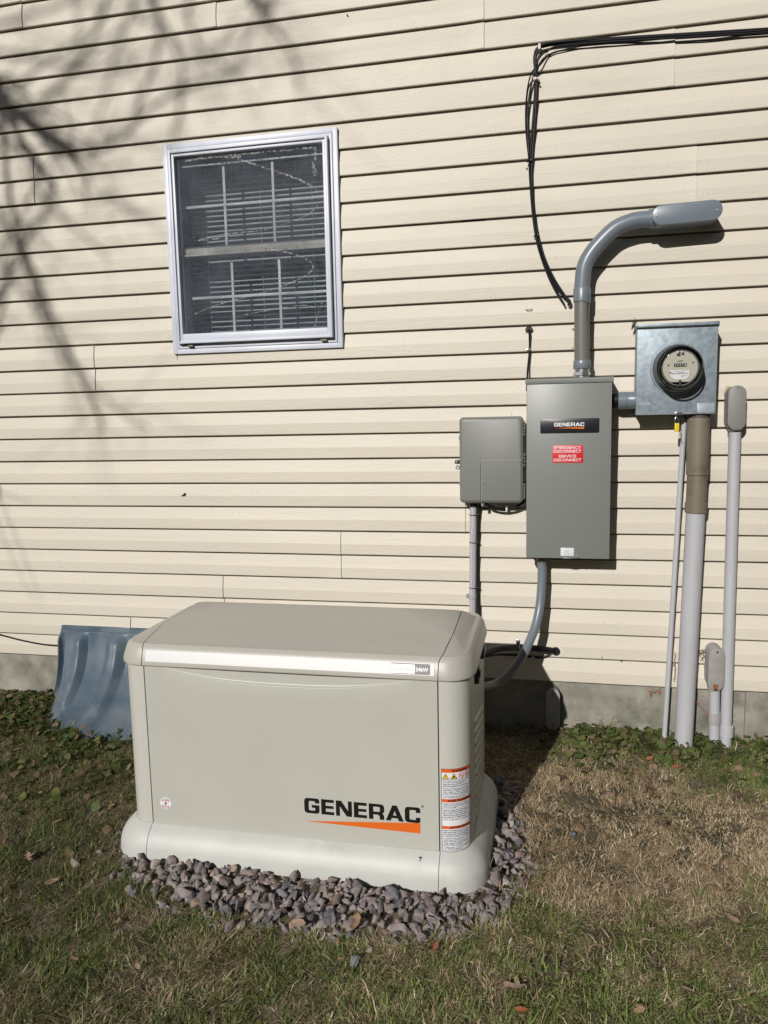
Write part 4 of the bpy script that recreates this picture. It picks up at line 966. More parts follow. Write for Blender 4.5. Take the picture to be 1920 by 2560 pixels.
m = MB(); m.disc((c.x, c.z+.003), .004, -.139, -.134, 6); m.build('bolt', M_hub, cl_)
m = MB(); m.tube([WZ(Z3, 235, 1540, -.1), WZ(Z3, 300, 1530, -.05), WZ(Z3, 400, 1532, -.025), WZ(Z3, 500, 1545, -.022), WZ(Z3, 560, 1530, -.02)], .0042, 10, 5)
tag(m.build('thin_hose', M_cable), 'thin black line running just under the thick hose behind the generator', 'cable')
m = MB(); c = WZ(Z3, 405, 1530, -.03); m.box(c.x-.006, c.x+.006, -.034, -.012, c.z-.004, c.z+.004, .001)
tag(m.build('line_clip', M_paper), 'small white clip on the thin black line left of the curving grey conduit', 'cable clip')
m = MB(); c = WZ(Z3, 468, 1545, -.025); m.box(c.x-.003, c.x+.006, -.030, -.012, c.z-.004, c.z+.004, .001)
tag(m.build('line_clip', M_paper), 'small white clip under the thin black line where the curving grey conduit crosses it', 'cable clip')

# access fitting on the foundation
m = MB(); a = WZ(Z3, 571, 1738, -.05); b_ = WZ(Z3, 571, 1880, -.05)
fo = thing('foundation_fitting', 'weathered grey oval access fitting on the foundation in the generator shadow', 'conduit fitting', (a.x, -.03, -.21))
std(m, b_, a, .0265, -.046, .004, .002); m.build('fitting_body', M_lbg, fo)
m = MB(); std(m, b_, a, .0275, -.052, -.0462, .002); m.build('fitting_cover', M_lbw, fo)
for p_ in (a, b_):
    m = MB(); m.disc((p_.x, p_.z+(.006 if p_ is a else -.006)), .004, -.054, -.051, 12); m.build('cover_screw', M_rust, fo)
m = MB(); m.tube([(a.x, -.026, b_.z+.01), (a.x, -.026, -.26)], .0155, 18, 0); m.build('pipe', M_pvcd, fo)

# ================================================================ THREE PIPES AND SHORT RISER
gw = thing('ground_wire_conduit', 'thinnest white grey conduit leaning slightly beside the big meter pipe', 'conduit', tuple(WZ(Z3, 1132, 1985, -.05)))
m = MB(); a = WZ(Z3, 1236, 330, -.05); b_ = WZ(Z3, 1130, 2000, -.05); m.tube([(a.x, -.05, a.z), (b_.x, -.05, -.27)], .0097, 18, 0); m.build('pipe', M_pvcl, gw)
m = MB(); m.tube([(a.x, -.05, a.z-.002), (a.x, -.05, mz0-.002)], .0125, 16, 0); m.build('connector', M_lbg, gw)
BYP = -.070
mp_ = thing('meter_pipe', 'thickest pipe below the meter box with brown upper half and pale grey lower half', 'pipe', tuple(WZ(Z3, 1229, 1985, BYP)))
pt = lambda x, y: WZ(Z3, x, y, BYP)
a = pt(1307, 318); b_ = pt(1302, 620); c = pt(1296, 760); d = pt(1293, 812); e = pt(1229, 1985)
m = MB(); m.tube([(a.x, BYP, mz0+.01), b_], .0400, 32, 0); x_ = m.build('slip_sleeve', M_pvcb, mp_)
m = MB(); m.tube([(a.x, BYP, mz0+.012), (a.x, BYP, mz0-.012)], .0425, 32, 0); m.build('hub', mat('hub_brown', (.07, .06, .05), .6), mp_)
m = MB(); m.tube([b_, d], .0360, 32, 0); m.build('inner_sleeve', M_pvcb, mp_)
m = MB(); m.tube([c, c+(d-c)*.05, c+(d-c)*.95, d], [.0375, .0392, .0392, .0375], 32, 0); m.build('coupling', M_pvcb, mp_)
m = MB(); m.tube([d, (e.x, BYP, -.27)], .0342, 32, 0); m.build('pipe', M_pvcl, mp_)
RY = -.055
rp = thing('right_conduit', 'white grey conduit at the far right topped by a grey oval access fitting', 'conduit', tuple(WZ(Z3, 1445, 1985, RY)))
a = WZ(Z3, 1491, 405, RY); b_ = WZ(Z3, 1447, 1900, RY)
m = MB(); m.tube([a, (b_.x, RY, -.27)], .0212, 24, 0); m.build('pipe', M_pvcl, rp)
c0 = WZ(Z3, 1450, 1885, RY); c1 = WZ(Z3, 1448, 1940, RY)
m = MB(); m.tube([c0, c0+(c1-c0)*.06, c1], [.0235, .0258, .0258], 24, 0); m.build('coupling', M_pvcl, rp)
f1_ = WZ(ZM, 1472, 1062, -.088); f0_ = WZ(ZM, 1462, 1425, -.088)
m = MB(); std(m, f0_, f1_, .0295, -.082, -.016, .002); m.tube([(f0_.x, RY, f0_.z+.01), (f0_.x, RY, f0_.z-.034)], .0245, 24, 0); fb = m.build('access_fitting', M_lbg, rp)
m = MB(); std(m, f0_, f1_, .0310, -.088, -.0822, .0025); m.build('fitting_cover', M_lbg, fb)
for x, y in ((1475, 978), (1462, 1508)):
    p_ = WZ(ZM, x, y, -.088); m = MB(); m.disc((p_.x, p_.z), .0026, -.0905, -.087, 12); m.build('cover_screw', M_hub, fb)
m = MB(); p_ = WZ(ZM, 1345, 1040, -.014); n_ = [(p_.x+(.017+.004*noise.noise(Vector((k, 0, 1.7))))*math.cos(k*.5), p_.z+(.026+.006*noise.noise(Vector((k, 3, .7))))*math.sin(k*.5)) for k in range(13)]
m.loft([[(x, -.006, z) for x, z in n_[:12]], [(x*.96+p_.x*.04, -.0165, z*.96+p_.z*.04) for x, z in n_[:12]]]); m.build('sealant', mat('old_caulk', (.55, .45, .29), .8, var=.2, vscale=40), rp)
SY = -.058
sr = thing('short_riser', 'short pale riser pipe with a rust stained oval access fitting near the ground', 'conduit', tuple(WZ(Z3, 1388, 1975, SY)))
a = WZ(Z3, 1388, 1700, SY); b_ = WZ(Z3, 1388, 1975, SY)
m = MB(); m.tube([a, (b_.x, SY, -.27)], .0195, 22, 0); m.build('pipe', M_pvcl, sr)
c0 = WZ(Z3, 1388, 1822, SY); c1 = WZ(Z3, 1387, 1878, SY); m = MB(); m.tube([c0, c1], .0232, 22, 0); m.build('coupling', M_lbw, sr)
f1_ = WZ(Z3, 1401, 1536, -.09); f0_ = WZ(Z3, 1396, 1678, -.09)
m = MB(); std(m, f0_, f1_, .0282, -.084, -.010, .003); m.tube([(f0_.x-.004, SY, f0_.z), (a.x, SY, a.z-.006)], [.025, .0235], 22, 0); fb = m.build('access_fitting', M_lbw, sr)
m = MB(); std(m, f0_, f1_, .0290, -.090, -.0842, .002); cvv = m.build('fitting_cover', mat('weathered_cover', (.27, .26, .245), .6, var=.12, vscale=25), fb)
m = MB(); p_ = WZ(Z3, 1393, 1697, -.09); m.box(p_.x-.008, p_.x+.008, -.0912, -.0895, p_.z-.010, p_.z+.012, .003); m.build('rust_stain', M_rust, fb)
for x, y in ((1402, 1518), (1393, 1708)):
    p_ = WZ(Z3, x, y, -.09); m = MB(); m.disc((p_.x, p_.z), .0034, -.0935, -.0895, 12); m.build('cover_screw', M_black, fb)

# ================================================================ CABLES ON THE WALL
def cab(name, pts, r, label, cat='cable', group=None, sm=6):
    m = MB(); m.tube(pts, r, 10, sm); return tag(m.build(name, M_cable), label, cat, group)
def C(x, y, Y): return WZ(ZC, x, y, Y)
def R_(x, y, Y): return WZ(ZR, x, y, Y)
ext = lambda a, b, k: a+(b-a)*k
top1 = [R_(1659, 132, -.022), R_(1400, 147, -.022), R_(1150, 160, -.022), R_(900, 178, -.022), R_(750, 190, -.024), R_(690, 200, -.026), R_(660, 212, -.026), R_(650, 250, -.024), R_(653, 300, -.022), R_(655, 345, -.022), R_(648, 480, -.022), R_(638, 600, -.024), R_(632, 720, -.024), R_(636, 830, -.024), R_(648, 960, -.024), R_(672, 1080, -.024), R_(712, 1180, -.024), R_(765, 1265, -.024), R_(795, 1298, -.026), R_(798, 1320, -.03)]
e0 = ext(top1[1], top1[0], 4.0)
cab('service_cable', [Vector((e0.x, -.022, e0.z))]+top1, .0052, 'thickest black cable bending down from the top right corner run')
def shifted(P, dx, dz, dy): return [Vector((p.x+dx, p.y+dy, p.z+dz)) for p in P]
t2 = [R_(1659, 140, -.030), R_(1400, 156, -.030), R_(1150, 170, -.030), R_(900, 186, -.030), R_(760, 198, -.030), R_(700, 222, -.032), R_(664, 262, -.034), R_(645, 330, -.034), R_(630, 400, -.030), R_(622, 480, -.028), R_(622, 580, -.028), R_(627, 690, -.030), R_(632, 800, -.032), R_(645, 950, -.032), R_(664, 1060, -.032), R_(700, 1170, -.030), R_(735, 1245, -.030), R_(770, 1300, -.032), R_(781, 1320, -.034)]
e0 = ext(t2[1], t2[0], 4.0)
cab('service_cable', [Vector((e0.x, -.030, e0.z))]+t2, .0036, 'medium black cable swinging left of the thickest one below the corner clip')
t3 = [R_(1659, 146, -.026), R_(1540, 155, -.026), R_(1400, 172, -.024), R_(1250, 181, -.022), R_(1050, 186, -.022), R_(900, 193, -.022), R_(790, 212, -.022), R_(715, 238, -.022), R_(675, 280, -.036), R_(640, 310, -.036), R_(622, 370, -.022), R_(613, 450, -.022), R_(612, 540, -.022), R_(618, 620, -.024), R_(627, 700, -.036), R_(631, 760, -.036), R_(640, 880, -.038), R_(655, 1000, -.038), R_(680, 1110, -.036), R_(720, 1200, -.034), R_(757, 1275, -.032), R_(779, 1318, -.03)]
e0 = ext(t3[1], t3[0], 6.0)
cab('service_cable', [Vector((e0.x, -.026, e0.z))]+t3, .0026, 'thin black cable sagging lowest and farthest left of the wall cables')
t4 = [R_(1659, 124, -.022), R_(1300, 146, -.022), R_(1000, 164, -.022), R_(780, 180, -.030), R_(690, 192, -.034), R_(662, 222, -.036), R_(652, 280, -.036), R_(659, 345, -.034), R_(655, 480, -.030), R_(645, 620, -.028), R_(638, 740, -.028), R_(643, 860, -.028), R_(656, 970, -.028), R_(685, 1090, -.026), R_(730, 1195, -.026), R_(780, 1275, -.026), R_(803, 1300, -.030), R_(804, 1318, -.034)]
e0 = ext(t4[1], t4[0], 4.0)
cab('service_cable', [Vector((e0.x, -.022, e0.z))]+t4, .0042, 'black cable running uppermost along the siding towards the right edge')
m = MB(); c = C(380, 325, -.03); plate(m, c.x-.0045, c.x+.0045, c.z-.011, c.z+.011, -.040, -.012, .0035, .001); m.disc((c.x, c.z-.007), .0022, -.043, -.039, 10)
tag(m.build('corner_clip', M_tan), 'pale plastic clip where the black cables turn down from the horizontal run', 'cable clip')
m = MB(); c = C(327, 762, -.03); m.tube([(c.x-.009, -.030, c.z), (c.x+.007, -.030, c.z+.001)], .0085, 12, 0); m.box(c.x+.006, c.x+.012, -.034, -.012, c.z-.004, c.z+.005, .001)
tag(m.build('cable_clip', M_tan), 'white clip around the hanging cables a little below their bend', 'cable clip')
for (o_, x, y, lb) in ((ZC, 345, 805, 'black cable tie right under the white clip on the hanging cables'), (ZC, 485, 375, 'black cable tie tail hanging near the cable bend'), (ZR, 627, 695, 'black cable tie half way down the hanging cables'), (ZR, 658, 1018, 'black cable tie low on the hanging cables')):
    c = WZ(o_, x, y, -.03); m = MB(); rg = [(c.x+.008*math.cos(t)-.002, -.030+.010*math.sin(t), c.z+.002*math.cos(t)) for t in np.linspace(0, 2*math.pi, 17)]; m.tube(rg, .0015, 6, 0, cap=False); m.box(c.x+.004, c.x+.009, -.042, -.036, c.z-.004, c.z+.002, .0008)
    tag(m.build('cable_tie', M_black), lb, 'cable tie')
m = MB(); c = R_(801, 1318, -.031); m.tube([c, c+Vector((.001, 0, -.006))], .0028, 10, 0); tag(m.build('cable_end', M_zinc), 'bare metal connector at the loose lower end of the hanging cables', 'connector')
# capped cable stub
st_ = thing('wall_bushing', 'black rubber bushing plugged into the siding above the tall cabinet', 'bushing', tuple(WZ(ZE, 122, 1045, -.014)))
m = MB(); c = WZ(ZE, 122, 1045, -.014); n_ = 20
prf = [(c.x+.0145*math.cos(t), c.z+.0145*max(math.sin(t), -.35)) for t in [2*math.pi*k/24 for k in range(24)]]
m.loft([[(x, -.008, z) for x, z in prf], [(x, -.019, z) for x, z in prf], [(c.x+(x-c.x)*.6, -.030, c.z+(z-c.z)*.6) for x, z in prf]]); m.build('rubber_cap', M_black, st_)
m = MB(); m.box(c.x-.015, c.x+.013, -.0165, -.010, c.z-.010, c.z-.005, .002); m.build('sealant', M_caulk, st_)
cab('stub_cable', [WZ(ZE, 120, 1040, -.028), WZ(ZE, 124, 1070, -.036), WZ(ZE, 126, 1120, -.028), WZ(ZE, 126, 1180, -.024), WZ(ZE, 120, 1250, -.03), WZ(ZE, 112, 1330, -.04), WZ(ZE, 108, 1400, -.05), WZ(ZE, 106, 1480, -.05)], .0036, 'short black cable dropping from the round rubber bushing behind the tall cabinet')
m = MB(); c = WZ(ZE, 124, 1183, -.024); m.tube([(c.x, -.026, c.z-.004), (c.x, -.026, c.z+.004)], .0048, 12, 0); m.box(c.x-.011, c.x-.003, -.022, -.013, c.z-.003, c.z+.003, .001); tag(m.build('stub_clip', M_hub), 'tiny metal clip on the short cable below the rubber bushing', 'cable clip')
m = MB(); a = WZ(ZE, 100, 897, -.013); b_ = WZ(ZE, 142, 897, -.013); m.tube([(a.x, -.012, a.z), (a.x, -.020, a.z), (a.x+.003, -.023, a.z-.003), (b_.x-.003, -.023, a.z-.003), (b_.x, -.020, a.z), (b_.x, -.012, a.z)], .0016, 8, 0)
tag(m.build('wall_staple', M_pvcb), 'small empty wire staple on the siding above the rubber bushing', 'staple')
e0 = WZ(Z4, 0, 438, -.02); e1 = WZ(Z4, 80, 447, -.022); e2 = WZ(Z4, 165, 455, -.025)
cab('low_wall_cable', [Vector((-4.3, -.02, .12)), WZ((0, 1500, 2.086), -300, 110, -.02), WZ((0, 1500, 2.086), 0, 182, -.02), WZ((0, 1500, 2.086), 120, 212, -.02), WZ((0, 1500, 2.086), 230, 232, -.022), WZ((0, 1500, 2.086), 335, 239, -.022), WZ((0, 1500, 2.086), 420, 240, -.022)], .0038, 'thin black cable along the lowest siding course left of the blue cover')

# ================================================================ WINDOW WELL COVER
wc = thing('window_well_cover', 'blue translucent ribbed plastic window well cover leaning against the wall', 'window well cover', (-1.83, -.15, -.22))
xc = -1.825
def wc_pt(t, s):
    """t 0..1 left to right, s 0 top .. 1 bottom rim"""
    a = math.pi*t
    cx = -math.cos(a); sy = math.sin(a)**.8
    wx = .378-.004*s
    x = xc+wx*cx
    bul = .020+.075*s+.25*s**2.8
    y = -.0235-(bul)*sy
    z = .135-.335*s**.92 - .02*s*sy
    ph = (t*5.5+.1) % 1
    rib = .034*max(0, min(1, (abs(ph-.5)*-6+1.5)))
    y -= rib*min(1, s*8)*(1 if s < .86 else .3); z += .3*rib*min(1, s*8)*(1 if s < .86 else .3)
    if s > .88: y -= .012*min(1, (s-.88)/.02)*sy
    return (x, y, z)
m = MB(); SS = [0, .02, .06, .1, .14, .2, .3, .4, .5, .6, .7, .8, .86, .875, .9, .94, .97, 1]
R = [[wc_pt(k/180, s) for k in range(181)] for s in SS]
m.loft(R, False, False, closed=False); ms = m.build('cover_shell', M_cover, wc, sharp=50)
so_ = ms.modifiers.new('solid', 'SOLIDIFY'); so_.thickness = .003
m = MB(); m.loft([[(x, -.0165, .103), (x, -.026, .103), (x, -.028, .128), (x, -.026, .150), (x, -.0165, .152)] for x in np.linspace(xc-.372, xc+.372, 12)]); m.build('top_flange', M_cover, wc)
m = MB(); m.tube([wc_pt(k/60, 1.0) for k in range(61)], .0045, 8, 0); m.build('rim', M_cover, wc)

# ================================================================ GRAVEL
def color_attr(me, cols):
    at = me.color_attributes.new('Col', 'FLOAT_COLOR', 'POINT'); at.data.foreach_set('color', np.asarray(cols, dtype=np.float32).ravel())
protos = []
for k in range(22):
    bm = bmesh.new(); r = random.Random(100+k)
    for _ in range(9+k % 4):
        v = Vector((r.gauss(0, 1), r.gauss(0, 1), r.gauss(0, 1))).normalized(); f = r.uniform(.8, 1.05)
        bm.verts.new((v.x*f, v.y*f*.82, v.z*f*.66))
    bmesh.ops.convex_hull(bm, input=bm.verts[:])
    bmesh.ops.delete(bm, geom=[v for v in bm.verts if not v.link_faces], context='VERTS')
    bmesh.ops.bevel(bm, geom=bm.edges[:], offset=.025, segments=1, affect='EDGES')
    bmesh.ops.triangulate(bm, faces=bm.faces[:]); bm.verts.index_update()
    protos.append((np.array([v.co[:] for v in bm.verts]), np.array([[v.index for v in f.verts] for f in bm.faces]))); bm.free()
def rot_m(r):
    a, b, c = r.uniform(0, 6.28), r.uniform(-1.2, 1.2), r.uniform(-1.2, 1.2)
    return np.array(Matrix.Rotation(a, 3, 'Z') @ Matrix.Rotation(b, 3, 'X') @ Matrix.Rotation(c, 3, 'Y'))
STC = [(.22, .185, .175), (.18, .155, .15), (.25, .215, .20), (.16, .14, .14), (.22, .19, .185), (.28, .25, .225), (.13, .13, .14), (.27, .205, .155), (.17, .13, .125), (.21, .185, .18)]
V, F, Cc = [], [], []; nb = 0
r = random.Random(5)
def in_base(x, y, m_=.0):
    return GX0-.04+m_ < x < GX1+.04-m_ and GY0-.04+m_ < y < GY1+.04-m_
cnt = 0
for lay in range(3):
    n_try = 0
    while n_try < (2400, 2400, 1400)[lay]:
        n_try += 1
        x = r.uniform(-1.38, -.01); y = r.uniform(-1.39, -.40)
        if in_base(x, y, .06): continue
        ins = in_poly(x, y); ed = edge_dist(x, y)
        if not ins and (ed > .03 or r.random() < .6): continue
        s = r.choice((.010, .013, .016, .018, .020, .024, .027))*r.uniform(.85, 1.15)
        if lay == 2 and ed < .03: continue
        zz = gz(x, y)-.006+lay*.011*(1 if ed > .02 else .4)+r.uniform(-.003, .004)
        if lay and in_base(x, y, -.025): zz = min(zz, -.262+r.uniform(0, .006))
        pv, pf = protos[r.randrange(22)]
        sc3 = np.array([s*r.uniform(.8, 1.35), s*r.uniform(.75, 1.1), s*r.uniform(.7, 1.1)])
        vv = (pv*sc3) @ rot_m(r).T + np.array([x, y, zz])
        V.append(vv); F.append(pf+nb); nb += len(vv); c = STC[r.randrange(len(STC))]; k = r.uniform(.8, 1.25)
        Cc.append(np.tile([c[0]*k, c[1]*k, c[2]*k, 1], (len(vv), 1))); cnt += 1
V = np.vstack(V); F = np.vstack(F)
def np_mesh(name, V, F, mt, cols=None, smooth=False):
    me = bpy.data.meshes.new(name); k = F.shape[1]
    me.vertices.add(len(V)); me.vertices.foreach_set('co', V.astype(np.float32).ravel())
    me.loops.add(F.size); me.loops.foreach_set('vertex_index', F.astype(np.int32).ravel())
    me.polygons.add(len(F)); me.polygons.foreach_set('loop_start', np.arange(0, F.size, k, dtype=np.int32)); me.polygons.foreach_set('loop_total', np.full(len(F), k, dtype=np.int32))
    me.update(calc_edges=True); me.validate()
    if cols is not None: color_attr(me, cols)
    me.materials.append(mt); o = bpy.data.objects.new(name, me); COL.objects.link(o)
    if smooth: me.shade_smooth()
    return o
M_stone = mat('crushed_stone', (.2, .2, .2), .9, attr='Col', var=.2, vscale=90, bump=.7, bscale=260)
gr = np_mesh('gravel', V, F, M_stone, np.vstack(Cc)); tag(gr, 'bed of angular purple grey crushed stone under and around the generator', 'gravel', kind='stuff')
# loose stones
def loose(px, py, s, col, label, k):
    p_ = G(px, py, -.24); z_ = gz(p_.x, p_.y)+s*.75; pv, pf = protos[k]
    sc3 = np.array([s*1.25, s, s*.95]); vv = (pv*sc3) @ rot_m(random.Random(k)).T
    o = np_mesh('stone', vv, pf, mat('loose_stone', col, .9, var=.2, vscale=70, bump=.6, bscale=200)); o.location = (p_.x, p_.y, z_); tag(o, label, 'stone')
loose(887, 2398, .019, (.2, .215, .23), 'blue grey stone alone on the grass in front of the gravel', 3)
loose(1434, 2084, .015, (.10, .11, .135), 'dark slate grey stone on the dry grass right of the generator', 7)
loose(191, 2167, .019, (.2, .17, .15), 'brownish stone on the lawn left of the gravel', 9)
loose(247, 2137, .015, (.2, .175, .17), 'flat pinkish grey stone nearest the left end of the gravel', 12)
loose(75, 2148, .016, (.23, .19, .15), 'tan stone farthest left on the lawn', 15)
loose(385, 2242, .019, (.2, .17, .165), 'grey stone at the left front tip of the gravel in the grass', 4)
loose(1277, 2360, .012, (.33, .31, .28), 'small pale stone on the grass near the right front of the gravel', 5)
loose(535, 2240, .017, (.21, .19, .19), 'grey stone poking from the grass before the gravel left part', 17)

# ================================================================ GRASS
def vn(x, y, s, o): return noise.noise(Vector((x*s, y*s, o)))
def dryness(x, y):
    d = .50+.45*vn(x, y, 1.9, 2.2)+.45*vn(x, y, 5.5, 7.7)+.3*vn(x, y, 13, 5.1)
    # bleached patch right of the generator
    d += 1.0*math.exp(-(((x-.25)/.48)**2+((y+.68)/.36)**2)**1.5)
    d += .25*math.exp(-(((x+1.95)/.5)**2+((y+.95)/.25)**2))
    return d
def bare(x, y):
    return math.exp(-(((x-.33)/.38)**2+((y+.62)/.17)**2)**2)
NB = 340000
bx, by, bh, bd_, bb, bsh = [], [], [], [], [], []
r = random.Random(11)
def vis(x, y):                                  # inside what the photo could see, with a margin
    return -2.7+.55*max(0, -y-.2) < x < 1.15-.25*(-y) and y > -1.95
while len(bx) < NB:
    if r.random() < .88: x = r.uniform(-2.5, 1.1); y = r.uniform(-1.95, .0)
    else: x = r.uniform(-3.6, 2.2); y = r.uniform(-2.9, .0)
    if in_base(x, y, .015): continue
    ins = in_poly(x, y)
    if ins:
        ed = edge_dist(x, y)
        if ed > .05 or r.random() < .72+ed*6: continue
    b0 = bare(x, y)
    if r.random() < .45*b0: continue
    if vn(x, y, 16, 6.6)+.5*vn(x, y, 37, 2.6) > .26 and r.random() < .8: continue
    bx.append(x); by.append(y); bd_.append(dryness(x, y)); bb.append(b0); bh.append(1.0-.42*b0+.35*vn(x, y, 4, 9.1)); bsh.append(0)
bx = np.array(bx); by = np.array(by); bd_ = np.array(bd_); bb = np.array(bb); bh = np.array(bh)
ixy = np.array([gz(a, c) for a, c in zip(bx, by)])
n = len(bx)
u_ = rng.random(n)
isdry = u_ < np.clip(bd_, .10, .97)
L = rng.gamma(4, .0075, n)*np.clip(bh, .35, 1.5); L = np.clip(L, .008, .080)
L = np.where(isdry, L*.98, L)
# swirls: neighbouring blades share a lean direction
ang = np.array([2.6*math.pi*(vn(a, c, 2.6, 3.3)+.6*vn(a, c, 8, 1.1)) for a, c in zip(bx, by)])+rng.normal(0, 1.25, n)
lean = np.clip(np.where(isdry, rng.normal(1.32, .25, n), rng.normal(1.0, .3, n)), .15, 1.6); curl = rng.normal(.3, .75, n)
wd = np.where(isdry, rng.uniform(.0006, .0015, n), rng.uniform(.0007, .0018, n)); wd = np.where(rng.random(n) < .05, wd*1.8, wd)
L = np.where(bx < -.05, L, L*np.clip(.55+(-by)/.35, .55, 1)); L = np.where((bx > -.35) & (bx < .1) & (by > -.3), L*.6, L)
dirx, diry = np.cos(ang), np.sin(ang); tw = rng.normal(0, .6, n); px_, py_ = -np.sin(ang+tw), np.cos(ang+tw)
P = np.zeros((n, 4, 3)); cur = np.stack([bx, by, ixy-.003], 1); P[:, 0] = cur
sidev = np.stack([px_, py_, np.zeros(n)], 1)
bend = np.zeros(n)
for k in range(3):
    a = np.clip(lean+curl*k*.6, 0, 1.75)
    st_v = np.stack([dirx*np.sin(a), diry*np.sin(a), np.cos(a)], 1)*(L/3)[:, None]
    if k == 2: st_v += sidev*(L*rng.normal(0, .25, n))[:, None]
    cur = cur+st_v; cur[:, 2] = np.maximum(cur[:, 2], ixy+.0015+.006*rng.random(n)); P[:, k+1] = cur
VV = np.zeros((n, 7, 3))
for k, f_ in enumerate((1.0, .85, .55)):
    VV[:, 2*k] = P[:, k]-sidev*(wd*f_)[:, None]; VV[:, 2*k+1] = P[:, k]+sidev*(wd*f_)[:, None]
VV[:, 6] = P[:, 3]
T = np.array([(0, 1, 3), (0, 3, 2), (2, 3, 5), (2, 5, 4), (4, 5, 6)])
FF = (T[None]+(np.arange(n)*7)[:, None, None]).reshape(-1, 3)
gcol = np.zeros((n, 3)); tpick = rng.random(n)
G1 = np.array([.085, .115, .030]); G2 = np.array([.17, .205, .060]); G3 = np.array([.045, .066, .022])
D1 = np.array([.33, .26, .17]); D2 = np.array([.25, .185, .11]); D3 = np.array([.46, .39, .28]); D4 = np.array([.15, .105, .065])
gcol = G1+(G2-G1)*rng.random(n)[:, None]; gcol = np.where((tpick < .35)[:, None], G3+(G1-G3)*rng.random(n)[:, None], gcol)
dcol = D2+(D1-D2)*rng.random(n)[:, None]; dcol = np.where((tpick < .16)[:, None], D3, dcol); dcol = np.where((tpick > .66)[:, None], D4+(D2-D4)*rng.random(n)[:, None], dcol)
col = np.where(isdry[:, None], dcol, gcol)
col *= (0.90+.72*np.clip((bx+1.5)/1.2, 0, 1))[:, None]      # blade colour is darker towards the left side of the lawn
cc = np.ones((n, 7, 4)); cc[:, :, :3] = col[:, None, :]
def grass_mat():
    m = mat('grass_blade', (.1, .1, .1), .6, attr='Col', spec=.25); n_ = m.node_tree.nodes; l = m.node_tree.links; b = n_['Principled BSDF']; out = n_['Material Output']
    tl = n_.new('ShaderNodeBsdfTranslucent'); l.new(b.inputs['Base Color'].links[0].from_socket, tl.inputs[0]); mx = n_.new('ShaderNodeMixShader'); mx.inputs[0].default_value = .22
    l.new(b.outputs[0], mx.inputs[1]); l.new(tl.outputs[0], mx.inputs[2]); l.new(mx.outputs[0], out.inputs[0]); return m
M_grass = grass_mat()
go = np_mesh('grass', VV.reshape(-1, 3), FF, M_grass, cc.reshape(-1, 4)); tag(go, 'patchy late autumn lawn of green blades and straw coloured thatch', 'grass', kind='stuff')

# ================================================================ GROUND COVER LEAVES
def scatter_leaves(name, label, N, region, cols, size, hmax):
    r = random.Random(hash(name) % 1000 if False else len(name)*7); V, F, Cc = [], [], []; nb = 0; K = 9; c_ = 0
    while c_ < N:
        x, y, wgt = region(r)
        if r.random() > wgt: continue
        c_ += 1
        s = size*r.uniform(.45, 1.15); R3 = Matrix.Rotation(r.uniform(0, 6.28), 3, 'Z') @ Matrix.Rotation(r.gauss(.25, .45), 3, 'X') @ Matrix.Rotation(r.gauss(0, .4), 3, 'Y')
        cup = r.uniform(-.25, .35); z = gz(x, y)+r.uniform(.004, hmax); c = Vector(cols[r.randrange(len(cols))])*r.uniform(.7, 1.3)
        pts = [Vector((0, 0, 0))]
        for k in range(K):
            a = math.pi*2*k/K; rad = s*(1+.10*math.sin(a*K*.5+k)) * (.72 if k == 0 else 1)
            pts.append(Vector((rad*math.cos(a), rad*math.sin(a)*.92, cup*rad)))
        V += [tuple(R3 @ p_+Vector((x, y, z))) for p_ in pts]
        F += [(nb, nb+1+k, nb+1+(k+1) % K) for k in range(K)]; nb += K+1
        Cc += [(c.x, c.y, c.z, 1)]*(K+1)
    o = np_mesh(name, np.array(V), np.array(F), M_grass, np.array(Cc), smooth=True); tag(o, label, 'ground cover', kind='stuff')
GC_ = [(.07, .105, .028), (.10, .135, .04), (.06, .085, .022), (.12, .125, .04), (.14, .11, .055), (.05, .07, .02), (.09, .12, .035)]
def reg_r(r):
    x = r.uniform(.06, 1.5); y = -abs(r.gauss(0, .14))-.012; return x, y, 1.0*min(1, (x-.03)*6)*(1 if vn(x, y, 6, 3) > -.25 else .3)*(math.exp(-max(0, -y-.2)*6))
def reg_l(r):
    x = r.uniform(-3.0, -1.32); y = -r.random()**1.5*1.0-.012
    if x > -2.25 and y > -.33*math.sin(math.pi*min(1, max(0, (x+2.26)/.84)))-.01: return x, y, 0
    return x, y, (1 if vn(x, y, 5, 8) > -.1 else .25)*math.exp(-max(0, -y-.45)*4)
scatter_leaves('creeping_weeds', 'low round leaved green weeds along the foundation under the pipes', 1500, reg_r, GC_, .0155, .032)
scatter_leaves('clover_patch', 'low green round leaved weeds left of the generator by the blue cover', 2300, reg_l, GC_+[(.16, .12, .07), (.12, .085, .05)], .0155, .028)
def reg_d(r):
    if r.random() < .5: x = r.uniform(-3.0, -1.32); y = -r.random()**1.3*1.2-.012
    else: x = r.uniform(-.1, 1.3); y = -r.random()**1.5*.7-.012
    if in_poly(x, y) or (x > -2.25 and x < -1.35 and y > -.34): return x, y, 0
    return x, y, 1
scatter_leaves('leaf_litter', 'small bits of brown leaf litter among the weeds by the wall', 420, reg_d, [(.22, .15, .09), (.16, .10, .06), (.28, .19, .13), (.2, .12, .09)], .014, .03)

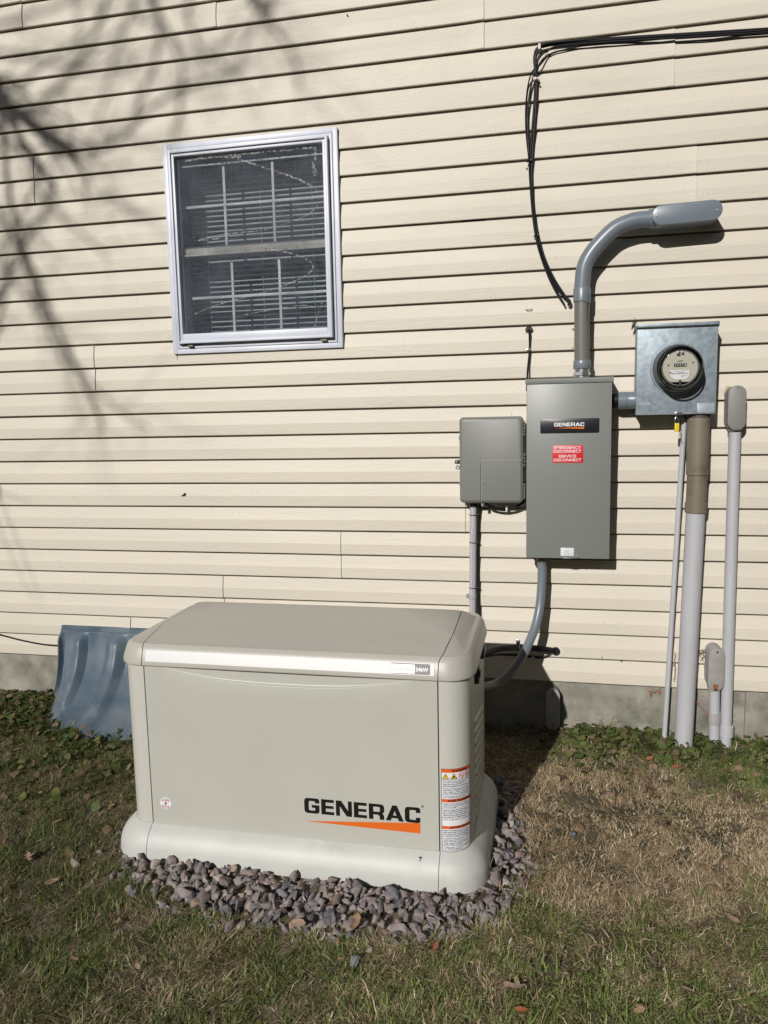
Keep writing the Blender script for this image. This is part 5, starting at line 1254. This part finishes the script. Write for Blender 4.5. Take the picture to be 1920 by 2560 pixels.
# ================================================================ FALLEN LEAVES
def leaf_mesh(kind, seed):
    r = random.Random(seed); pts = []
    if kind == 'lobed':
        lob = 5; n_ = 40
        for k in range(n_):
            a = 2*math.pi*k/n_; rad = .42+.58*abs(math.cos(a*lob/2))**2.2; rad *= (1-.35*abs(math.sin(a/2)))*r.uniform(.72, 1.12); pts.append((rad*math.cos(a), rad*math.sin(a)*.85))
    else:
        n_ = 26
        for k in range(n_):
            a = 2*math.pi*k/n_; rad = (1 if abs(math.sin(a)) < .2 else .95)*r.uniform(.93, 1.05); pts.append((rad*math.cos(a)*(1.1 if math.cos(a) > .97 else 1), rad*math.sin(a)*.5))
    cu = r.uniform(.3, 1.0); tw_ = r.uniform(-.7, .7)
    def f(x, y): return (x, y, cu*y*y+.18*x*x*r.uniform(.8, 1.2)+tw_*x*y)
    V = [f(0, 0)]+[f(x*.55, y*.55) for x, y in pts]+[f(x, y) for x, y in pts]; F = []
    for k in range(n_):
        j = (k+1) % n_; F += [(0, 1+k, 1+j)]; F += [(1+k, 1+n_+k, 1+n_+j), (1+k, 1+n_+j, 1+j)]
    return np.array(V), np.array(F)
def leaf(px, py, s, mt, kind, seed, label, group=None):
    p_ = G(px, py, -.235); V, F = leaf_mesh(kind, seed); r = random.Random(seed)
    R3 = np.array(Matrix.Rotation(r.uniform(0, 6.28), 3, 'Z') @ Matrix.Rotation(r.uniform(-.35, .35), 3, 'X') @ Matrix.Rotation(r.uniform(-.3, .3), 3, 'Y'))
    o = np_mesh('fallen_leaf', (V*s) @ R3.T, F, mt, smooth=True); z = gz(p_.x, p_.y)+(.020 if not in_poly(p_.x, p_.y) else .030); 
    o.location = (p_.x, p_.y, z); tag(o, label, 'leaf', group)
def z6(x, y): return zm(Z6, x, y)
def z4(x, y): return zm(Z4, x, y)
ZB = (300, 2100, 1.659); ZLL = (0, 1500, 2.086)
leaf(*z4(235, 1062), .036, M_leafp, 'lobed', 1, 'pale pink brown lobed leaf on the ground under the blue cover')
leaf(*zm(ZB, 740, 362), .026, M_leafp, 'oval', 2, 'tan curled leaf on the front edge of the gravel, left of two')
leaf(*zm(ZB, 975, 360), .028, M_leafd, 'oval', 3, 'orange brown curled leaf on the front edge of the gravel, right of two')
leaf(*zm(ZB, 1310, 452), .014, M_leafo, 'oval', 4, 'small bright orange leaf on the grass in front of the gravel right end')
leaf(*z6(882, 876), .019, M_leafo, 'oval', 5, 'reddish orange leaf in the weeds below the pipes')
leaf(*z6(1160, 790), .032, M_leafd, 'lobed', 6, 'large brown leaf on the weeds in front of the big meter pipe')
leaf(*z6(1330, 735), .026, M_leafp, 'oval', 7, 'pale tan leaf on the weeds right of the short riser')
leaf(*z6(515, 712), .020, M_leafd, 'oval', 8, 'dark brown leaf by the foundation at the edge of the generator shadow')
leaf(*z6(528, 655), .014, M_vine, 'oval', 9, 'purple brown leaf standing against the foundation right of the shadow')
leaf(*z6(1030, 910), .020, M_leafo, 'oval', 10, 'dull orange leaf at the lower edge of the weeds')
leaf(*z6(195, 2020), .038, M_leafp, 'lobed', 11, 'big greyish brown leaf on the grass in the lower middle')
leaf(*z6(230, 2140), .018, M_leafo, 'oval', 12, 'orange brown leaf on the grass at the bottom edge')
leaf(*z6(215, 1490), .030, M_leafp, 'lobed', 13, 'pinkish brown leaf just right of the gravel corner')
leaf(*z6(885, 1737), .019, M_leafp, 'lobed', 14, 'small pinkish leaf on the lawn right of centre')
leaf(*z6(1100, 2060), .024, M_leafp, 'oval', 15, 'light tan leaf on the grass at the lower right')
leaf(*z6(1315, 1680), .020, M_leafp, 'oval', 16, 'tan leaf on the thin grass at the right')
leaf(*zm(ZLL, 270, 765), .018, M_leafo, 'oval', 17, 'red orange leaf in the clover left of the generator')
leaf(*zm(ZLL, 640, 703), .016, M_leafo, 'oval', 18, 'orange leaf between the blue cover and the generator')
leaf(*zm(ZLL, 300, 1170), .018, M_leafd, 'oval', 19, 'rust brown leaf on the grass left of the generator base')
leaf(*zm(ZLL, 150, 1355), .026, M_leafp, 'lobed', 20, 'tan lobed leaf on the grass far left')
leaf(*zm(ZLL, 270, 1490), .022, M_leafd, 'oval', 21, 'dark brown leaf left of the gravel tip')
leaf(*zm(ZLL, 30, 1690), .026, M_leafd, 'lobed', 22, 'dark rust leaf at the left edge of the lawn')
leaf(*zm(ZLL, 250, 520), .030, M_leafp, 'oval', 23, 'pale leaf lying against the foundation left of the blue cover')
leaf(*zm(ZLL, 555, 2150), .018, M_leafp, 'oval', 24, 'light tan leaf at the lower left on the grass')
leaf(*zm(ZB, 400, 470), .022, M_leafp, 'lobed', 25, 'pale brown leaf in green grass in front of the gravel left half')
gl_ = 'small brown leaf lying among the lawn thatch'
r = random.Random(77)
for k in range(16):
    while True:
        px, py = r.uniform(20, 1900), r.uniform(1900, 2540); p_ = G(px, py)
        if not in_poly(p_.x, p_.y) and not in_base(p_.x, p_.y, -.05): break
    leaf(px, py, r.uniform(.009, .016), (M_leafd, M_leafp, M_leafd)[k % 3], 'oval', 200+k, gl_, 'small brown leaves in the lawn')

# ================================================================ STALKS AND VINES
def stalks(name, base, n_, hgt, spread, label, cat, mt=M_stem, seed=1, rr=.0010):
    r = random.Random(seed); m = MB(); bz = gz(base.x, base.y)-.005
    for k in range(n_):
        a = r.uniform(-1, 1)*spread; b = r.uniform(-1, .3)*spread*.5; h_ = hgt*r.uniform(.45, 1)
        p0 = Vector((base.x+r.uniform(-.02, .02), base.y+r.uniform(-.012, .012), bz)); m.tube([p0, p0+Vector((a*.3, b*.3, h_*.5)), p0+Vector((a*.75, b*.7, h_*.88)), p0+Vector((a*1.3, b, h_*(.9+r.uniform(-.15, .12))))], [rr, rr*.9, rr*.7, rr*.35], 5, 4)
    return tag(m.build(name, mt), label, cat)
stalks('dry_grass_tuft', G(*z6(880, 680), -.2), 26, .13, .055, 'tuft of dry wispy grass stalks against the foundation left of the thin conduit', 'grass tuft', seed=2)
stalks('dry_grass_tuft', G(*z6(650, 690), -.2), 9, .085, .09, 'few long arching dry stalks in front of the foundation beside the generator shadow', 'grass tuft', seed=3)
stalks('dry_grass_tuft', G(*z6(1040, 735), -.22), 10, .07, .05, 'sparse green stalks wrapping the foot of the big meter pipe', 'grass tuft', mt=mat('green_stalk', (.09, .12, .04), .7), seed=4)
stalks('dry_grass_tuft', G(*z6(1140, 1540), -.24), 12, .05, .035, 'little clump of upright grass on the bare patch at the right', 'grass tuft', mt=mat('green_tuft', (.12, .15, .05), .7), seed=6, rr=.0011)
stalks('dry_grass_tuft', G(*zm(Z5, 1235, 1760), -.25), 2, .11, .03, 'single pale straw rising in front of the generator base right corner', 'grass tuft', seed=8)
m = MB(); m.tube([WZ(Z6, *t, 0) + Vector((0, -.012, 0)) for t in ((855, 450), (870, 465), (900, 475), (925, 465), (940, 452))], .0009, 6, 4)
for x, y in ((888, 492), (935, 478)):
    c = WZ(Z6, x, y, -.012); m.add([(c.x-.004, -.013, c.z+.008), (c.x-.005, -.011, c.z-.002), (c.x, -.015, c.z-.010), (c.x+.005, -.010, c.z-.001), (c.x+.002, -.014, c.z+.008)], [(0, 1, 2, 3, 4)])
tag(m.build('red_vine', mat('vine_red', (.3, .1, .06), .7)), 'short reddish vine with two dry leaves hanging under the siding edge', 'vine')
m = MB(); m.tube([WZ(Z6, *t, -.012) for t in ((1125, 520), (1140, 548), (1165, 572), (1190, 602))], .0009, 6, 4)
for x, y in ((1132, 535), (1178, 600)): c = WZ(Z6, x, y, -.013); m.add([(c.x-.004, -.014, c.z+.003), (c.x, -.013, c.z-.005), (c.x+.005, -.015, c.z), (c.x, -.012, c.z+.005)], [(0, 1, 2, 3)])
tag(m.build('red_vine', mat('vine_red2', (.32, .08, .06), .7)), 'thin red vine slanting across the foundation left of the short riser', 'vine')
m = MB(); r = random.Random(9)
for k in range(14):
    a = WZ(Z3, r.uniform(1308, 1340), r.uniform(1510, 1550), -.02); m.tube([a, a+Vector((r.uniform(-.008, .012), -.006, r.uniform(-.01, .008))), a+Vector((r.uniform(-.012, .02), -.01, r.uniform(-.016, .004)))], [.0016, .0012, .0007], 5, 3)
m.tube([WZ(Z3, 1305, 1512, -.02), WZ(Z3, 1345, 1503, -.03), WZ(Z3, 1445, 1503, -.02)], .0008, 5, 3)
tag(m.build('dead_vine_knot', mat('dead_vine', (.2, .15, .10), .9)), 'tangled dead vine knot on the siding beside the rusty oval fitting', 'vine')
m = MB()
for k in range(12):
    y = 1520+k*12; a = WZ(Z3, 1188+r.uniform(-3, 3), y, -.018); m.tube([a, a+Vector((r.uniform(-.004, .004), -.003, -.007)), a+Vector((r.uniform(-.005, .005), 0, -.013))], [.002, .0015, .001], 5, 2)
tag(m.build('dead_vine', mat('dead_vine2', (.22, .16, .10), .9)), 'crumbling dead vine climbing the siding left of the big pale pipe', 'vine')

# ================================================================ BARE TREE BEHIND THE CAMERA (casts the branch shadows)
tree = thing('bare_tree', 'leafless tree behind the camera casting branch shadows on the siding', 'tree', (-5.3, -6.4, -.3))
Lv = Vector((-.28, -1.0, .505))
def sh(px, py, t): p_ = W(px, py, 0); return p_+Lv*t
k_ = 1.15733
hub_s = Vector((-3.3, 0, 2.9)); 
HUB = hub_s+Lv*5.6
m = MB(); m.tube([(-5.3, -6.4, -.6), (-5.35, -6.3, 1.5), (-5.2, -6.0, 3.6), tuple(HUB), tuple(HUB+Vector((.1, .3, 2.4))), tuple(HUB+Vector((.5, .4, 4.6)))], [.20, .16, .13, .10, .06, .02], 14, 5); m.build('trunk', M_bark, tree)
brs = [([(-90, 90), (-20, 160), (20, 225), (70, 275), (130, 318), (178, 356)], 4.6, .036, .013),
       ([(-60, 150), (10, 225), (50, 300), (95, 370), (125, 412)], 4.8, .022, .008),
       ([(-60, 200), (5, 250), (20, 370), (45, 500), (90, 620), (140, 740), (200, 860), (230, 930)], 7.2, .026, .006),
       ([(-40, 420), (10, 470), (55, 560), (85, 650), (150, 800)], 7.6, .020, .005),
       ([(-60, 760), (-10, 660), (40, 575), (75, 500), (130, 430)], 7.4, .020, .006),
       ([(-60, 880), (-20, 780), (10, 680), (30, 560)], 7.0, .022, .006),
       ([(30, 240), (110, 290), (200, 330), (270, 300), (330, 240), (420, 190), (520, 165)], 7.4, .020, .006),
       ([(40, 235), (110, 215), (170, 150), (215, 70), (240, 0), (260, -60)], 7.8, .019, .007),
       ([(340, -60), (345, 10), (350, 90), (330, 170), (300, 240)], 7.8, .022, .006),
       ([(300, -40), (360, 60), (400, 160), (390, 260), (370, 340)], 8.0, .016, .005),
       ([(420, -60), (410, 30), (440, 110), (520, 170)], 8.2, .018, .005),
       ([(540, -60), (560, 0), (590, 60), (640, 130), (650, 200)], 7.8, .024, .006),
       ([(590, -60), (570, 20), (540, 90), (520, 150)], 7.8, .014, .004),
       ([(0, 60), (60, 40), (130, 20), (200, -30)], 8.0, .016, .006),
       ([(60, 640), (120, 700), (170, 790), (250, 880), (330, 930)], 8.0, .012, .004),
       ([(20, 300), (90, 420), (170, 500), (240, 560)], 8.0, .014, .004),
       ([(-60, 1010), (-10, 1040), (5, 1080)], 5.4, .016, .008),
       ([(200, 330), (250, 430), (310, 480)], 8.2, .010, .004),
       ([(0, 120), (90, 130), (190, 160), (280, 150)], 8.4, .014, .005)]
r = random.Random(21); LIMB = []
for i, (pts, t, ra, rb) in enumerate(brs):
    n_ = len(pts); t = t if t < 5 else t*.78
    P = [sh(x*k_, y*k_, t+.25*math.sin(j*.9+i)) for j, (x, y) in enumerate(pts)]
    first = pts[0]
    if first[1] < -10 or first[0] > 150: anchor = Vector((-1.2, 0, 4.3))+Lv*(t+.2); chain = [HUB+Vector((0, .2, 1.2)), anchor]
    else: chain = [HUB]
    far = first[1] < -10 or first[0] > 150
    ra *= .55 if far else (.95 if t < 5 else .68); rb *= 1.25
    R = [ra*1.25+.01]*len(chain)+[ra+(rb-ra)*j/(n_-1) for j in range(n_)]
    m = MB(); m.tube(chain+P, R, 8, 5)
    for j in range(1, n_):                     # twigs
        for q in range(4):
            a = P[j-1].lerp(P[j], r.random()); d = (P[j]-P[j-1]).normalized()
            s_ = Vector((r.gauss(0, .5), r.gauss(0, .4), r.gauss(0, .5)))+d*.9; ln = r.uniform(.15, .55)
            rr = max(.003, (ra+(rb-ra)*j/(n_-1))*.35); m.tube([a, a+s_.normalized()*ln*.5+Vector((0, 0, .02)), a+s_.normalized()*ln+Vector((r.gauss(0, .05), 0, r.gauss(0, .05)))], [rr, rr*.7, rr*.4], 5, 2)
    m.build('branch', M_bark, tree)

# ================================================================ ADDED LEAFY BAND (unseen behind the camera; put in to block the low sky)
r = random.Random(31); V = []; F = []; Cc = []
for k in range(17000):
    a = math.radians(r.uniform(178, 362)); rad = r.uniform(13.5, 17)
    away = min(1, max(0, abs(math.degrees(a)-254.4)/30-.5))
    x, y = rad*math.cos(a), rad*math.sin(a); hmax = 5.0+6.5*away+1.2*noise.noise(Vector((x*.3, y*.3, 2)))
    z = -.3+hmax*r.random(); s_ = r.uniform(.18, .42); n_ = Matrix.Rotation(r.uniform(0, 6.28), 3, 'Z') @ Matrix.Rotation(r.uniform(-1.4, 1.4), 3, 'X')
    c = Vector((x, y, z)); b0 = len(V)
    for q in ((-1, -.5), (0, -.8), (1, -.3), (.7, .6), (-.4, .8)): V.append(tuple(c+n_ @ Vector((q[0]*s_, .1*s_*q[0]*q[1], q[1]*s_))))
    F += [(b0, b0+1, b0+2), (b0, b0+2, b0+3), (b0, b0+3, b0+4)]; k_c = r.uniform(.6, 1.3); Cc += [(.07*k_c, .065*k_c, .035*k_c, 1)]*5
wd_o = np_mesh('sky_blocker', np.array(V), np.array(F), M_grass, np.array(Cc)); tag(wd_o, 'brown green leafy band added unseen behind the camera to block low sky', 'sky_blocker', kind='stuff')
